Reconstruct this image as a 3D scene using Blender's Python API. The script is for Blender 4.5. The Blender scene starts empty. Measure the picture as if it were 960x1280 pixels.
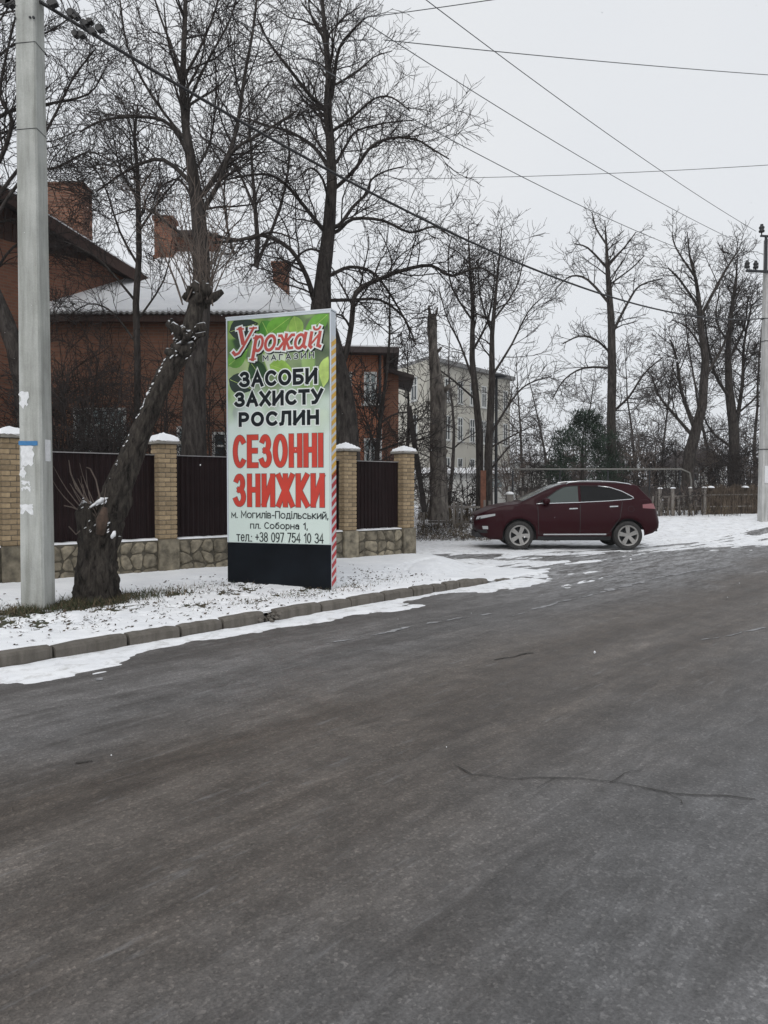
import bpy, bmesh, math, random
import numpy as np
from mathutils import Matrix, Vector
sc = bpy.context.scene
COL = sc.collection
R = math.radians
# ------------------------------------------------------------------ camera
CAM_Z, FPX, CX, CY, HOR = 1.6, 960.0, 480.0, 640.0, 610.0
PITCH = math.atan((CY - HOR) / FPX)
cam = bpy.data.cameras.new('camera'); cam_ob = bpy.data.objects.new('camera', cam); COL.objects.link(cam_ob)
cam.sensor_fit = 'VERTICAL'; cam.sensor_height = 36.0; cam.lens = 27.0
cam.clip_start = 0.05; cam.clip_end = 3000
cam_ob.location = (0, 0, CAM_Z); cam_ob.rotation_euler = (math.pi / 2 - PITCH, 0, 0)
sc.camera = cam_ob
# ------------------------------------------------------------------ world (overcast sky)
SUN_EL, SUN_ROT = R(42), R(200)
w = bpy.data.worlds.new('World'); sc.world = w; w.use_nodes = True
wn, wl = w.node_tree.nodes, w.node_tree.links
wn.clear()
wo = wn.new('ShaderNodeOutputWorld'); mixs = wn.new('ShaderNodeMixShader'); mixs.inputs[0].default_value = 0.93
b1 = wn.new('ShaderNodeBackground'); b1.inputs[1].default_value = 0.07
b2 = wn.new('ShaderNodeBackground'); b2.inputs[1].default_value = 0.90
skyt = wn.new('ShaderNodeTexSky'); skyt.sky_type = 'NISHITA'; skyt.sun_disc = False
skyt.sun_elevation = SUN_EL; skyt.sun_rotation = SUN_ROT; skyt.air_density = 1.0; skyt.dust_density = 3.0
tc = wn.new('ShaderNodeTexCoord'); nz = wn.new('ShaderNodeTexNoise'); nz.inputs['Scale'].default_value = 1.6; nz.inputs['Detail'].default_value = 3
cr = wn.new('ShaderNodeValToRGB')
cr.color_ramp.elements[0].position = 0.3; cr.color_ramp.elements[0].color = (0.865, 0.905, 0.965, 1)
cr.color_ramp.elements[1].position = 0.72; cr.color_ramp.elements[1].color = (0.955, 0.975, 1.0, 1)
wl.new(tc.outputs['Generated'], nz.inputs['Vector']); wl.new(nz.outputs['Fac'], cr.inputs['Fac'])
wl.new(skyt.outputs[0], b1.inputs[0]); wl.new(cr.outputs[0], b2.inputs[0])
wl.new(b1.outputs[0], mixs.inputs[1]); wl.new(b2.outputs[0], mixs.inputs[2]); wl.new(mixs.outputs[0], wo.inputs[0])
# ------------------------------------------------------------------ sun (behind thick cloud)
sl = bpy.data.lights.new('sun', 'SUN'); sl.energy = 1.1; sl.angle = R(45); sl.color = (1, 0.97, 0.93)
so = bpy.data.objects.new('sun', sl); COL.objects.link(so)
sun_dir = Vector((math.sin(SUN_ROT) * math.cos(SUN_EL), math.cos(SUN_ROT) * math.cos(SUN_EL), math.sin(SUN_EL)))
so.rotation_euler = (-sun_dir).to_track_quat('-Z', 'Y').to_euler()
# ------------------------------------------------------------------ exposure
sc.view_settings.view_transform = 'Standard'; sc.view_settings.look = 'None'
sc.view_settings.exposure = 0.0; sc.view_settings.gamma = 1.0
sc.cycles.use_denoising = True
sc.cycles.max_bounces = 4; sc.cycles.diffuse_bounces = 2; sc.cycles.glossy_bounces = 3
sc.cycles.transparent_max_bounces = 6

rng = random.Random(7)
nrs = np.random.RandomState(5)

# ================================================================== helpers
def P(px, py, D):
    """the point at pixel (px,py) of the photograph at forward distance D metres"""
    u, v = (px - CX) / FPX, (CY - py) / FPX
    dy = math.cos(PITCH) + v * math.sin(PITCH); dz = -math.sin(PITCH) + v * math.cos(PITCH)
    k = D / dy
    return (u * k, D, CAM_Z + dz * k)

def G(px, py, z=0.0):
    u, v = (px - CX) / FPX, (CY - py) / FPX
    dy = math.cos(PITCH) + v * math.sin(PITCH); dz = -math.sin(PITCH) + v * math.cos(PITCH)
    k = (z - CAM_Z) / dz
    return (u * k, dy * k, z)

def wmat(o):
    m = o.matrix_parent_inverse @ o.matrix_basis if o.parent else o.matrix_basis.copy()
    return wmat(o.parent) @ m if o.parent else m

def link(o, parent=None, local=False):
    COL.objects.link(o)
    if parent is not None:
        o.parent = parent
        if not local:
            o.matrix_parent_inverse = wmat(parent).inverted()
    return o

def mesh_np(name, V, F, smooth=False):
    V = np.asarray(V, dtype=np.float32).reshape(-1, 3); F = np.asarray(F, dtype=np.int32)
    n = F.shape[1]
    me = bpy.data.meshes.new(name)
    me.vertices.add(len(V)); me.vertices.foreach_set('co', V.ravel())
    me.loops.add(F.size); me.loops.foreach_set('vertex_index', F.ravel())
    me.polygons.add(len(F)); me.polygons.foreach_set('loop_start', np.arange(len(F), dtype=np.int32) * n)
    me.polygons.foreach_set('loop_total', np.full(len(F), n, dtype=np.int32))
    if smooth: me.polygons.foreach_set('use_smooth', np.ones(len(F), dtype=bool))
    me.update(calc_edges=True)
    return me

def mk(name, V, F, mat, parent=None, local=False, smooth=False):
    me = bpy.data.meshes.new(name)
    me.from_pydata([tuple(v) for v in V], [], [tuple(f) for f in F]); me.update()
    if smooth: me.polygons.foreach_set('use_smooth', [True] * len(me.polygons))
    me.materials.append(mat)
    return link(bpy.data.objects.new(name, me), parent, local)

def mkm(name, me, mat, parent=None, local=False):
    if not me.materials: me.materials.append(mat)
    return link(bpy.data.objects.new(name, me), parent, local)

def tag(o, label=None, cat=None, group=None, kind=None):
    if label: o['label'] = label
    if cat: o['category'] = cat
    if group: o['group'] = group
    if kind: o['kind'] = kind
    return o

def thing(name, label, cat, loc=(0, 0, 0), rz=0.0, group=None):
    o = bpy.data.objects.new(name, None); COL.objects.link(o)
    o.location = loc; o.rotation_euler = (0, 0, rz); o.empty_display_size = 0.2
    return tag(o, label, cat, group)

class MB:
    def __init__(s): s.V = []; s.F = []
    def add(s, V, F):
        b = len(s.V); s.V += [tuple(v) for v in V]; s.F += [tuple(i + b for i in f) for f in F]; return s
    def box(s, x0, x1, y0, y1, z0, z1):
        return s.add([(x0, y0, z0), (x1, y0, z0), (x1, y1, z0), (x0, y1, z0), (x0, y0, z1), (x1, y0, z1), (x1, y1, z1), (x0, y1, z1)],
                     [(0, 3, 2, 1), (4, 5, 6, 7), (0, 1, 5, 4), (1, 2, 6, 5), (2, 3, 7, 6), (3, 0, 4, 7)])
    def beam(s, a, b, wx, wz, up=(0, 0, 1)):
        a, b = Vector(a), Vector(b); d = (b - a).normalized(); r = d.cross(Vector(up))
        if r.length < 1e-4: r = d.cross(Vector((1, 0, 0)))
        r.normalize(); u = r.cross(d).normalized(); r *= wx / 2; u *= wz / 2
        V = [a - r - u, a + r - u, a + r + u, a - r + u, b - r - u, b + r - u, b + r + u, b - r + u]
        return s.add(V, [(0, 1, 2, 3), (7, 6, 5, 4), (0, 4, 5, 1), (1, 5, 6, 2), (2, 6, 7, 3), (3, 7, 4, 0)])
    def tube(s, pts, rad, n=8, cap=True):
        V, F = tube_np([np.array(pts, float)], [np.array(rad, float) if hasattr(rad, '__len__') else np.full(len(pts), rad)], n)
        b = len(s.V); s.add(V, F)
        if cap:
            s.F.append(tuple(b + i for i in range(n))[::-1]); m = len(pts) - 1
            s.F.append(tuple(b + m * n + i for i in range(n)))
        return s
    def lathe(s, prof, n=24, axis='z', c=(0, 0, 0)):
        V = []; F = []
        for r, h in prof:
            for i in range(n):
                a = 2 * math.pi * i / n
                p = (r * math.cos(a), r * math.sin(a), h) if axis == 'z' else (r * math.cos(a), h, r * math.sin(a))
                V.append((p[0] + c[0], p[1] + c[1], p[2] + c[2]))
        for k in range(len(prof) - 1):
            for i in range(n):
                j = (i + 1) % n; F.append((k * n + i, k * n + j, (k + 1) * n + j, (k + 1) * n + i))
        return s.add(V, F)
    def prism(s, poly, h0, h1, axis='z'):
        n = len(poly)
        def q(p, h): return (p[0], p[1], h) if axis == 'z' else ((p[0], h, p[1]) if axis == 'y' else (h, p[0], p[1]))
        V = [q(p, h0) for p in poly] + [q(p, h1) for p in poly]
        F = [tuple(range(n))[::-1], tuple(range(n, 2 * n))] + [(i, (i + 1) % n, n + (i + 1) % n, n + i) for i in range(n)]
        return s.add(V, F)
    def obj(s, name, mat, parent=None, local=False, smooth=False):
        return mk(name, s.V, s.F, mat, parent, local, smooth)

def tube_np(polys, rads, n):
    """all polylines -> one (V, quads); grouped by number of points"""
    groups = {}
    for p, r in zip(polys, rads): groups.setdefault(len(p), []).append((p, r))
    VV = []; FF = []; base = 0
    for m, lst in groups.items():
        Pn = np.array([a for a, _ in lst], float); Rn = np.array([b for _, b in lst], float)
        T = np.empty_like(Pn); T[:, 1:-1] = Pn[:, 2:] - Pn[:, :-2]; T[:, 0] = Pn[:, 1] - Pn[:, 0]; T[:, -1] = Pn[:, -1] - Pn[:, -2]
        T /= np.linalg.norm(T, axis=2, keepdims=True) + 1e-9
        d = Pn[:, -1] - Pn[:, 0]; d /= np.linalg.norm(d, axis=1, keepdims=True) + 1e-9
        ref = np.where(np.abs(d[:, 2:3]) > 0.8, np.array([[1.0, 0.05, 0.0]]), np.array([[0.03, 0.05, 1.0]]))
        ref = np.broadcast_to(ref[:, None, :], T.shape)
        A = np.cross(T, ref); A /= np.linalg.norm(A, axis=2, keepdims=True) + 1e-9
        B = np.cross(T, A)
        ang = np.arange(n) * 2 * np.pi / n
        ring = Pn[:, :, None, :] + Rn[:, :, None, None] * (np.cos(ang)[None, None, :, None] * A[:, :, None, :] + np.sin(ang)[None, None, :, None] * B[:, :, None, :])
        V = ring.reshape(-1, 3); k = len(lst)
        idx = base + np.arange(k * m * n).reshape(k, m, n)
        a = idx[:, :-1, :]; b = idx[:, 1:, :]
        F = np.stack([a, np.roll(a, -1, 2), np.roll(b, -1, 2), b], axis=3).reshape(-1, 4)
        VV.append(V); FF.append(F); base += len(V)
    return np.concatenate(VV), np.concatenate(FF)

# numpy value noise
_perm = np.random.RandomState(3).rand(256, 256)
def vnoise(x, y):
    xi = np.floor(x).astype(int); yi = np.floor(y).astype(int); fx = x - xi; fy = y - yi
    fx = fx * fx * (3 - 2 * fx); fy = fy * fy * (3 - 2 * fy)
    g = lambda i, j: _perm[i % 256, j % 256]
    return (g(xi, yi) * (1 - fx) + g(xi + 1, yi) * fx) * (1 - fy) + (g(xi, yi + 1) * (1 - fx) + g(xi + 1, yi + 1) * fx) * fy
def fbm(x, y, o=4):
    x = np.asarray(x, float); y = np.asarray(y, float)
    t = 0; a = 0.5; s = 0
    for k in range(o):
        t = t + a * vnoise(x * 2 ** k + 17.3 * k, y * 2 ** k + 9.1 * k); s += a; a *= 0.5
    return t / s
def sstep(a, b, x):
    t = np.clip((np.asarray(x, float) - a) / (b - a), 0, 1); return t * t * (3 - 2 * t)

# ================================================================== materials
def new_mat(name):
    m = bpy.data.materials.new(name); m.use_nodes = True
    nt = m.node_tree; return m, nt, nt.nodes['Principled BSDF']
def node(nt, t, **kw):
    n = nt.nodes.new(t)
    for k, v in kw.items(): setattr(n, k, v)
    return n
def ramp(nt, fac, stops):
    r = node(nt, 'ShaderNodeValToRGB'); e = r.color_ramp.elements
    while len(e) < len(stops): e.new(0.5)
    for i, (p, c) in enumerate(stops):
        e[i].position = p; e[i].color = (*c, 1) if len(c) == 3 else c
    if fac is not None: nt.links.new(fac, r.inputs['Fac'])
    return r.outputs['Color']
def noise(nt, vec, scale, detail=4, rough=0.55, dist=0.0):
    n = node(nt, 'ShaderNodeTexNoise'); n.inputs['Scale'].default_value = scale; n.inputs['Detail'].default_value = detail
    n.inputs['Roughness'].default_value = rough; n.inputs['Distortion'].default_value = dist
    if vec is not None: nt.links.new(vec, n.inputs['Vector'])
    return n.outputs['Fac']
def mixc(nt, fac, a, b, mode='MIX'):
    m = node(nt, 'ShaderNodeMix', data_type='RGBA', blend_type=mode)
    for sock, v in ((m.inputs['Factor'], fac), (m.inputs['A'], a), (m.inputs['B'], b)):
        if hasattr(v, 'is_linked'): nt.links.new(v, sock)
        elif isinstance(v, (int, float)): sock.default_value = v
        else: sock.default_value = (*v, 1) if len(v) == 3 else v
    # the colour sockets share names with float ones: pick RGBA ones explicitly
    return m.outputs['Result']
def mixc(nt, fac, a, b, mode='MIX'):
    m = node(nt, 'ShaderNodeMixRGB', blend_type=mode)
    for i, v in enumerate((fac, a, b)):
        if hasattr(v, 'is_linked'): nt.links.new(v, m.inputs[i])
        elif isinstance(v, (int, float)): m.inputs[i].default_value = v
        else: m.inputs[i].default_value = (*v, 1) if len(v) == 3 else v
    return m.outputs[0]
def math_(nt, op, a, b=None, c=None):
    m = node(nt, 'ShaderNodeMath', operation=op)
    for i, v in enumerate((a, b, c)):
        if v is None: continue
        if hasattr(v, 'is_linked'): nt.links.new(v, m.inputs[i])
        else: m.inputs[i].default_value = v
    return m.outputs[0]
def ocoord(nt, scale=(1, 1, 1), rot=(0, 0, 0), kind='Object'):
    t = node(nt, 'ShaderNodeTexCoord'); mp = node(nt, 'ShaderNodeMapping')
    mp.inputs['Scale'].default_value = scale; mp.inputs['Rotation'].default_value = rot
    nt.links.new(t.outputs[kind], mp.inputs['Vector']); return mp.outputs[0]
def bump(nt, bsdf, h, strength=0.3, dist=0.02, prev=None):
    b = node(nt, 'ShaderNodeBump'); b.inputs['Strength'].default_value = strength; b.inputs['Distance'].default_value = dist
    nt.links.new(h, b.inputs['Height'])
    if prev is not None: nt.links.new(prev, b.inputs['Normal'])
    nt.links.new(b.outputs[0], bsdf.inputs['Normal']); return b.outputs[0]

def simple(name, col, rough=0.6, metal=0.0, var=0.12, nscale=6.0, bmp=0.0, bscale=40.0, coat=0.0, rnd=0.0, spec=None, stretch=(1, 1, 1)):
    m, nt, b = new_mat(name)
    vec = ocoord(nt, stretch)
    f = noise(nt, vec, nscale, 5)
    lo = tuple(max(0, c * (1 - var)) for c in col); hi = tuple(min(1, c * (1 + var)) for c in col)
    c = ramp(nt, f, [(0.3, lo), (0.7, hi)])
    if rnd:
        oi = node(nt, 'ShaderNodeObjectInfo')
        k = math_(nt, 'MULTIPLY_ADD', oi.outputs['Random'], 2 * rnd, 1 - rnd)
        hs = node(nt, 'ShaderNodeHueSaturation'); nt.links.new(k, hs.inputs['Value']); nt.links.new(c, hs.inputs['Color']); c = hs.outputs[0]
    nt.links.new(c, b.inputs['Base Color'])
    b.inputs['Roughness'].default_value = rough; b.inputs['Metallic'].default_value = metal
    b.inputs['Coat Weight'].default_value = coat
    if spec is not None: b.inputs['Specular IOR Level'].default_value = spec
    if bmp: bump(nt, b, noise(nt, vec, bscale, 6), bmp, 0.02)
    return m

M = {}
# kerb frame: s along the road, v away from the road
K0 = np.array([-3.37, 6.74]); DS = np.array([0.6455, 0.764]); DS = DS / np.linalg.norm(DS); DN = np.array([-DS[1], DS[0]])
ROAD_ANG = math.atan2(DS[1], DS[0])

def mat_asphalt(name='asphalt', dust_all=0.0):
    m, nt, b = new_mat(name)
    obj = ocoord(nt)
    al = ocoord(nt, (1, 1, 1), (0, 0, -ROAD_ANG))                # x along the road, y across it
    sp = node(nt, 'ShaderNodeSeparateXYZ'); nt.links.new(al, sp.inputs[0])
    def stretched(sx_, sy_):
        q = node(nt, 'ShaderNodeMapping'); q.inputs['Scale'].default_value = (sx_, sy_, 1); nt.links.new(al, q.inputs['Vector']); return q.outputs[0]
    streak = noise(nt, stretched(0.09, 1.1), 1.3, 6, 0.6, 0.5)
    s2v = stretched(0.30, 2.2); streak2 = noise(nt, s2v, 2.2, 7, 0.70, 1.0)
    s3v = stretched(1.3, 5.0); streak3 = noise(nt, s3v, 2.6, 7, 0.72, 1.0)
    big = noise(nt, obj, 0.5, 6, 0.62, 0.3); mid = noise(nt, obj, 3.2, 6, 0.65)
    fine = noise(nt, obj, 110.0, 3, 0.7)
    vor = node(nt, 'ShaderNodeTexVoronoi'); vor.inputs['Scale'].default_value = 80; nt.links.new(obj, vor.inputs['Vector'])
    # mud tracked along the lane (y 2.0 .. 4.6 across), grey worn tracks either side
    yy = math_(nt, 'ADD', sp.outputs[1], math_(nt, 'MULTIPLY_ADD', big, 2.2, -1.1))
    band = ramp(nt, math_(nt, 'MULTIPLY', yy, 0.1), [(0.12, (0.0, 0.0, 0.0)), (0.24, (0.85, 0.85, 0.85)), (0.38, (1, 1, 1)), (0.50, (0.25, 0.25, 0.25)), (0.70, (0.45, 0.45, 0.45))])
    grey = ramp(nt, streak, [(0.38, (0.080, 0.080, 0.082)), (0.62, (0.118, 0.119, 0.123))])
    brown = ramp(nt, streak, [(0.38, (0.058, 0.048, 0.040)), (0.62, (0.104, 0.092, 0.082))])
    c = mixc(nt, band, grey, brown)
    c = mixc(nt, 0.5, c, ramp(nt, streak2, [(0.36, (0.52, 0.50, 0.48)), (0.47, (0.86, 0.85, 0.84)), (0.55, (1.02, 1.02, 1.02)), (0.66, (1.6, 1.6, 1.6))]), 'MULTIPLY')
    c = mixc(nt, 0.35, c, ramp(nt, streak3, [(0.38, (0.66, 0.65, 0.64)), (0.62, (1.34, 1.34, 1.35))]), 'MULTIPLY')
    c = mixc(nt, 0.6, c, ramp(nt, mid, [(0.38, (0.72, 0.71, 0.70)), (0.62, (1.26, 1.26, 1.26))]), 'MULTIPLY')
    c = mixc(nt, 0.55, c, ramp(nt, vor.outputs['Color'], [(0.0, (0.62, 0.62, 0.62)), (0.7, (1.05, 1.05, 1.05)), (0.92, (2.1, 2.08, 2.05))]), 'MULTIPLY')
    c = mixc(nt, 0.7, c, ramp(nt, fine, [(0.3, (0.55, 0.55, 0.55)), (0.7, (1.4, 1.4, 1.4))]), 'MULTIPLY')
    blot = noise(nt, s2v, 6.0, 7, 0.72)
    c = mixc(nt, ramp(nt, blot, [(0.58, (0, 0, 0)), (0.70, (0.5, 0.5, 0.5))]), c, (0.19, 0.19, 0.195))
    # film of driven snow dust by the junction and along the gutter
    gx_ = ramp(nt, math_(nt, 'MULTIPLY', sp.outputs[0], 0.02), [(0.17, (0, 0, 0)), (0.27, (1, 1, 1))])
    gy_ = ramp(nt, math_(nt, 'MULTIPLY', math_(nt, 'ADD', sp.outputs[1], math_(nt, 'MULTIPLY_ADD', big, 3.0, -1.5)), 0.1), [(0.36, (0, 0, 0)), (0.66, (1, 1, 1))])
    reg = math_(nt, 'MAXIMUM', math_(nt, 'MULTIPLY', gx_, gy_), dust_all)
    dn = math_(nt, 'MULTIPLY_ADD', streak3, 0.55, math_(nt, 'MULTIPLY', streak2, 0.45))
    dust = math_(nt, 'MULTIPLY', ramp(nt, dn, [(0.44, (0, 0, 0)), (0.60, (1, 1, 1))]), reg)
    c = mixc(nt, 1.0, c, (1.15, 1.13, 1.105), 'MULTIPLY')
    c = mixc(nt, math_(nt, 'MULTIPLY', dust, 0.75), c, (0.52, 0.53, 0.545))
    nt.links.new(c, b.inputs['Base Color']); b.inputs['Specular IOR Level'].default_value = 0.5
    rg = ramp(nt, streak2, [(0.36, (0.50, 0.50, 0.50)), (0.64, (0.66, 0.66, 0.66))]); nt.links.new(rg, b.inputs['Roughness'])
    n1 = bump(nt, b, vor.outputs['Distance'], 0.4, 0.006)
    n2 = bump(nt, b, streak3, 0.2, 0.02, n1); n3 = bump(nt, b, mid, 0.35, 0.03, n2)
    bump(nt, b, fine, 0.3, 0.006, n3)
    return m
def mat_snow(name='snow', dirt=0.0):
    m, nt, b = new_mat(name)
    v = ocoord(nt); f = noise(nt, v, 2.2, 6, 0.6); g = noise(nt, v, 60, 4, 0.6)
    c = ramp(nt, f, [(0.3, (0.77, 0.785, 0.81)), (0.65, (0.88, 0.89, 0.905))])
    if dirt:
        d = noise(nt, v, 5.5, 7, 0.7, 0.4)
        c = mixc(nt, ramp(nt, d, [(0.5, (0, 0, 0)), (0.72, (dirt, dirt, dirt))]), c, (0.42, 0.41, 0.39))
    nt.links.new(c, b.inputs['Base Color']); b.inputs['Roughness'].default_value = 0.75
    b.inputs['Specular IOR Level'].default_value = 0.2
    n1 = bump(nt, b, noise(nt, v, 9, 5, 0.6), 0.35, 0.03); bump(nt, b, g, 0.3, 0.008, n1)
    return m
def mat_bark(name, c0, c1, snow=0.0, zsc=0.25, sc_=14):
    m, nt, b = new_mat(name)
    v = ocoord(nt, (1, 1, zsc))
    f = noise(nt, v, sc_, 7, 0.7, 0.5)
    c = ramp(nt, f, [(0.34, c0), (0.66, c1)])
    big = noise(nt, ocoord(nt), 1.4, 4)
    c = mixc(nt, 0.6, c, ramp(nt, big, [(0.3, (0.7, 0.68, 0.66)), (0.7, (1.2, 1.2, 1.2))]), 'MULTIPLY')
    if snow:
        ge = node(nt, 'ShaderNodeNewGeometry'); sep = node(nt, 'ShaderNodeSeparateXYZ'); nt.links.new(ge.outputs['Normal'], sep.inputs[0])
        k = math_(nt, 'MULTIPLY_ADD', noise(nt, ocoord(nt), 9, 4), 0.9, sep.outputs['Z'])
        c = mixc(nt, ramp(nt, k, [(1.16, (0, 0, 0)), (1.0, (0, 0, 0))]) if False else ramp(nt, math_(nt, 'MULTIPLY', k, 0.5), [(0.60, (0, 0, 0)), (0.66, (snow, snow, snow))]), c, (0.78, 0.8, 0.82))
    nt.links.new(c, b.inputs['Base Color']); b.inputs['Roughness'].default_value = 0.9; b.inputs['Specular IOR Level'].default_value = 0.2
    bump(nt, b, f, 0.9, 0.03)
    return m
def mat_brickwall(name, c1, c2, mortar, sc_=1.0, dirt=0.5):
    m, nt, b = new_mat(name)
    t = node(nt, 'ShaderNodeTexCoord'); sp = node(nt, 'ShaderNodeSeparateXYZ'); nt.links.new(t.outputs['Object'], sp.inputs[0])
    cb = node(nt, 'ShaderNodeCombineXYZ'); nt.links.new(math_(nt, 'ADD', sp.outputs[0], sp.outputs[1]), cb.inputs[0]); nt.links.new(sp.outputs[2], cb.inputs[1])
    br = node(nt, 'ShaderNodeTexBrick'); nt.links.new(cb.outputs[0], br.inputs['Vector'])
    br.inputs['Color1'].default_value = (*c1, 1); br.inputs['Color2'].default_value = (*c2, 1); br.inputs['Mortar'].default_value = (*mortar, 1)
    br.inputs['Scale'].default_value = 1 / sc_; br.inputs['Brick Width'].default_value = 0.26; br.inputs['Row Height'].default_value = 0.078; br.inputs['Mortar Size'].default_value = 0.008
    f = noise(nt, t.outputs['Object'], 0.9, 6, 0.65)
    c = mixc(nt, dirt, br.outputs['Color'], ramp(nt, f, [(0.3, (0.45, 0.42, 0.42)), (0.7, (1.25, 1.2, 1.15))]), 'MULTIPLY')
    nt.links.new(c, b.inputs['Base Color']); b.inputs['Roughness'].default_value = 0.9
    bump(nt, b, br.outputs['Fac'], -0.3, 0.01)
    return m
def mat_concrete(name, col, streak=True):
    m, nt, b = new_mat(name)
    v = ocoord(nt); f = noise(nt, v, 2.5, 6, 0.6); fs = noise(nt, ocoord(nt, (6, 6, 0.5)), 2.0, 5, 0.6); fi = noise(nt, v, 70, 4, 0.7)
    c = ramp(nt, f, [(0.3, tuple(x * 0.82 for x in col)), (0.7, tuple(x * 1.1 for x in col))])
    c = mixc(nt, 0.7, c, ramp(nt, fs, [(0.36, (0.62, 0.62, 0.59)), (0.58, (1.06, 1.06, 1.06))]), 'MULTIPLY')
    c = mixc(nt, 0.6, c, ramp(nt, fi, [(0.25, (0.75, 0.75, 0.75)), (0.6, (1.08, 1.08, 1.08))]), 'MULTIPLY')
    nt.links.new(c, b.inputs['Base Color']); b.inputs['Roughness'].default_value = 0.85
    bump(nt, b, fi, 0.3, 0.008)
    return m
def mat_glass(name, col, rough=0.08, var=0.0):
    m, nt, b = new_mat(name)
    b.inputs['Base Color'].default_value = (*col, 1); b.inputs['Roughness'].default_value = rough
    b.inputs['Specular IOR Level'].default_value = 0.28
    return m
def mat_poster():
    m, nt, b = new_mat('poster_print')
    t = node(nt, 'ShaderNodeTexCoord'); sp = node(nt, 'ShaderNodeSeparateXYZ'); nt.links.new(t.outputs['Object'], sp.inputs[0])
    vo = node(nt, 'ShaderNodeTexVoronoi', feature='SMOOTH_F1'); vo.inputs['Scale'].default_value = 3.6; vo.inputs['Smoothness'].default_value = 0.25
    nt.links.new(ocoord(nt, (1.0, 1.0, 0.75), (0, 0.5, 0)), vo.inputs['Vector'])
    leaf = ramp(nt, vo.outputs['Color'], [(0.1, (0.008, 0.022, 0.014)), (0.35, (0.03, 0.10, 0.015)), (0.6, (0.16, 0.34, 0.05)), (0.8, (0.40, 0.56, 0.13)), (0.95, (0.68, 0.76, 0.62))])
    soft = noise(nt, t.outputs['Object'], 2.0, 2, 0.4)
    leaf = mixc(nt, 0.35, leaf, ramp(nt, soft, [(0.35, (0.02, 0.05, 0.02)), (0.65, (0.62, 0.74, 0.42))]))
    # printed fade of the artwork into the pale sheet; local z runs 0 (ground) .. 4.0 (top)
    k = math_(nt, 'ADD', sp.outputs[2], math_(nt, 'MULTIPLY_ADD', noise(nt, t.outputs['Object'], 1.7, 2, 0.4), 1.9, -0.95))
    k = math_(nt, 'MULTIPLY', k, 0.25)
    pale = (0.66, 0.76, 0.71)
    fade = ramp(nt, k, [(0.575, (0, 0, 0)), (0.77, (1, 1, 1))])
    c = mixc(nt, fade, pale, leaf)
    nt.links.new(c, b.inputs['Base Color']); b.inputs['Roughness'].default_value = 0.35
    return m

M['asphalt'] = mat_asphalt(); M['asphalt_snowy'] = mat_asphalt('snow_dusted_asphalt', 1.0)
M['snow'] = mat_snow('snow', 0.8); M['snow_clean'] = mat_snow('snow_clean', 0.0)
def mat_soil():
    m, nt, b = new_mat('soil')
    v = ocoord(nt); f = noise(nt, v, 14, 7, 0.7); g = noise(nt, v, 1.7, 4)
    c = ramp(nt, f, [(0.3, (0.030, 0.024, 0.017)), (0.5, (0.075, 0.065, 0.042)), (0.72, (0.13, 0.12, 0.085))])
    c = mixc(nt, ramp(nt, g, [(0.45, (0, 0, 0)), (0.62, (0.7, 0.7, 0.7))]), c, (0.05, 0.062, 0.028))
    nt.links.new(c, b.inputs['Base Color']); b.inputs['Roughness'].default_value = 0.95; bump(nt, b, f, 0.7, 0.04)
    return m
M['soil'] = mat_soil()
def mat_field():
    m, nt, b = new_mat('snowy_ground')
    v = ocoord(nt); f = noise(nt, v, 1.2, 8, 0.72)
    c = ramp(nt, f, [(0.40, (0.09, 0.08, 0.06)), (0.47, (0.30, 0.29, 0.28)), (0.53, (0.72, 0.74, 0.76))])
    nt.links.new(c, b.inputs['Base Color']); b.inputs['Roughness'].default_value = 0.9; bump(nt, b, f, 0.6, 0.06)
    return m
M['field'] = mat_field()
M['salt'] = simple('thin_snow_dust', (0.26, 0.26, 0.265), 0.9, var=0.5, nscale=14)
M['crack'] = simple('crack_dark', (0.042, 0.038, 0.034), 0.95, var=0.4, nscale=20)
M['kerb'] = mat_concrete('kerb_concrete', (0.145, 0.130, 0.112))
M['concrete'] = mat_concrete('pole_concrete', (0.445, 0.455, 0.43))
M['concrete2'] = mat_concrete('far_pole_concrete', (0.50, 0.50, 0.49))
M['bark'] = mat_bark('bark', (0.014, 0.012, 0.011), (0.082, 0.072, 0.066))
M['bark_snow'] = mat_bark('bark_snow', (0.006, 0.005, 0.005), (0.080, 0.070, 0.060), 0.85, 0.22, 20)
M['bark_grey'] = mat_bark('bark_grey', (0.025, 0.021, 0.019), (0.20, 0.18, 0.16), 0.0, 0.35, 7)
M['twig'] = simple('twig', (0.040, 0.034, 0.032), 0.9, var=0.35, nscale=3, spec=0.2)
M['twig_hazed'] = simple('twig_hazed', (0.095, 0.086, 0.082), 0.9, var=0.3, nscale=3, spec=0.2)  # distance haze put into the colour: twig lightened and greyed for background plants
M['twig_light'] = simple('twig_light', (0.13, 0.105, 0.09), 0.9, var=0.3, nscale=3, spec=0.2)
M['cutwood'] = simple('cut_wood', (0.065, 0.042, 0.030), 0.9, var=0.4, nscale=18, bmp=0.4)
M['brick_y'] = simple('yellow_brick', (0.315, 0.235, 0.142), 0.9, var=0.3, nscale=9, bmp=0.7, bscale=30, rnd=0.22)
M['mortar'] = simple('mortar', (0.17, 0.145, 0.11), 0.95, var=0.25, nscale=20, bmp=0.5)
M['stone'] = simple('rubble_stone', (0.205, 0.178, 0.13), 0.92, var=0.6, nscale=7, bmp=0.9, bscale=18, rnd=0.28)
M['stone_mortar'] = simple('stone_mortar', (0.10, 0.088, 0.066), 0.95, var=0.35, nscale=8, bmp=0.6)
M['cap_concrete'] = simple('cap_concrete', (0.24, 0.225, 0.20), 0.9, var=0.2, nscale=15, bmp=0.4)
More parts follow.
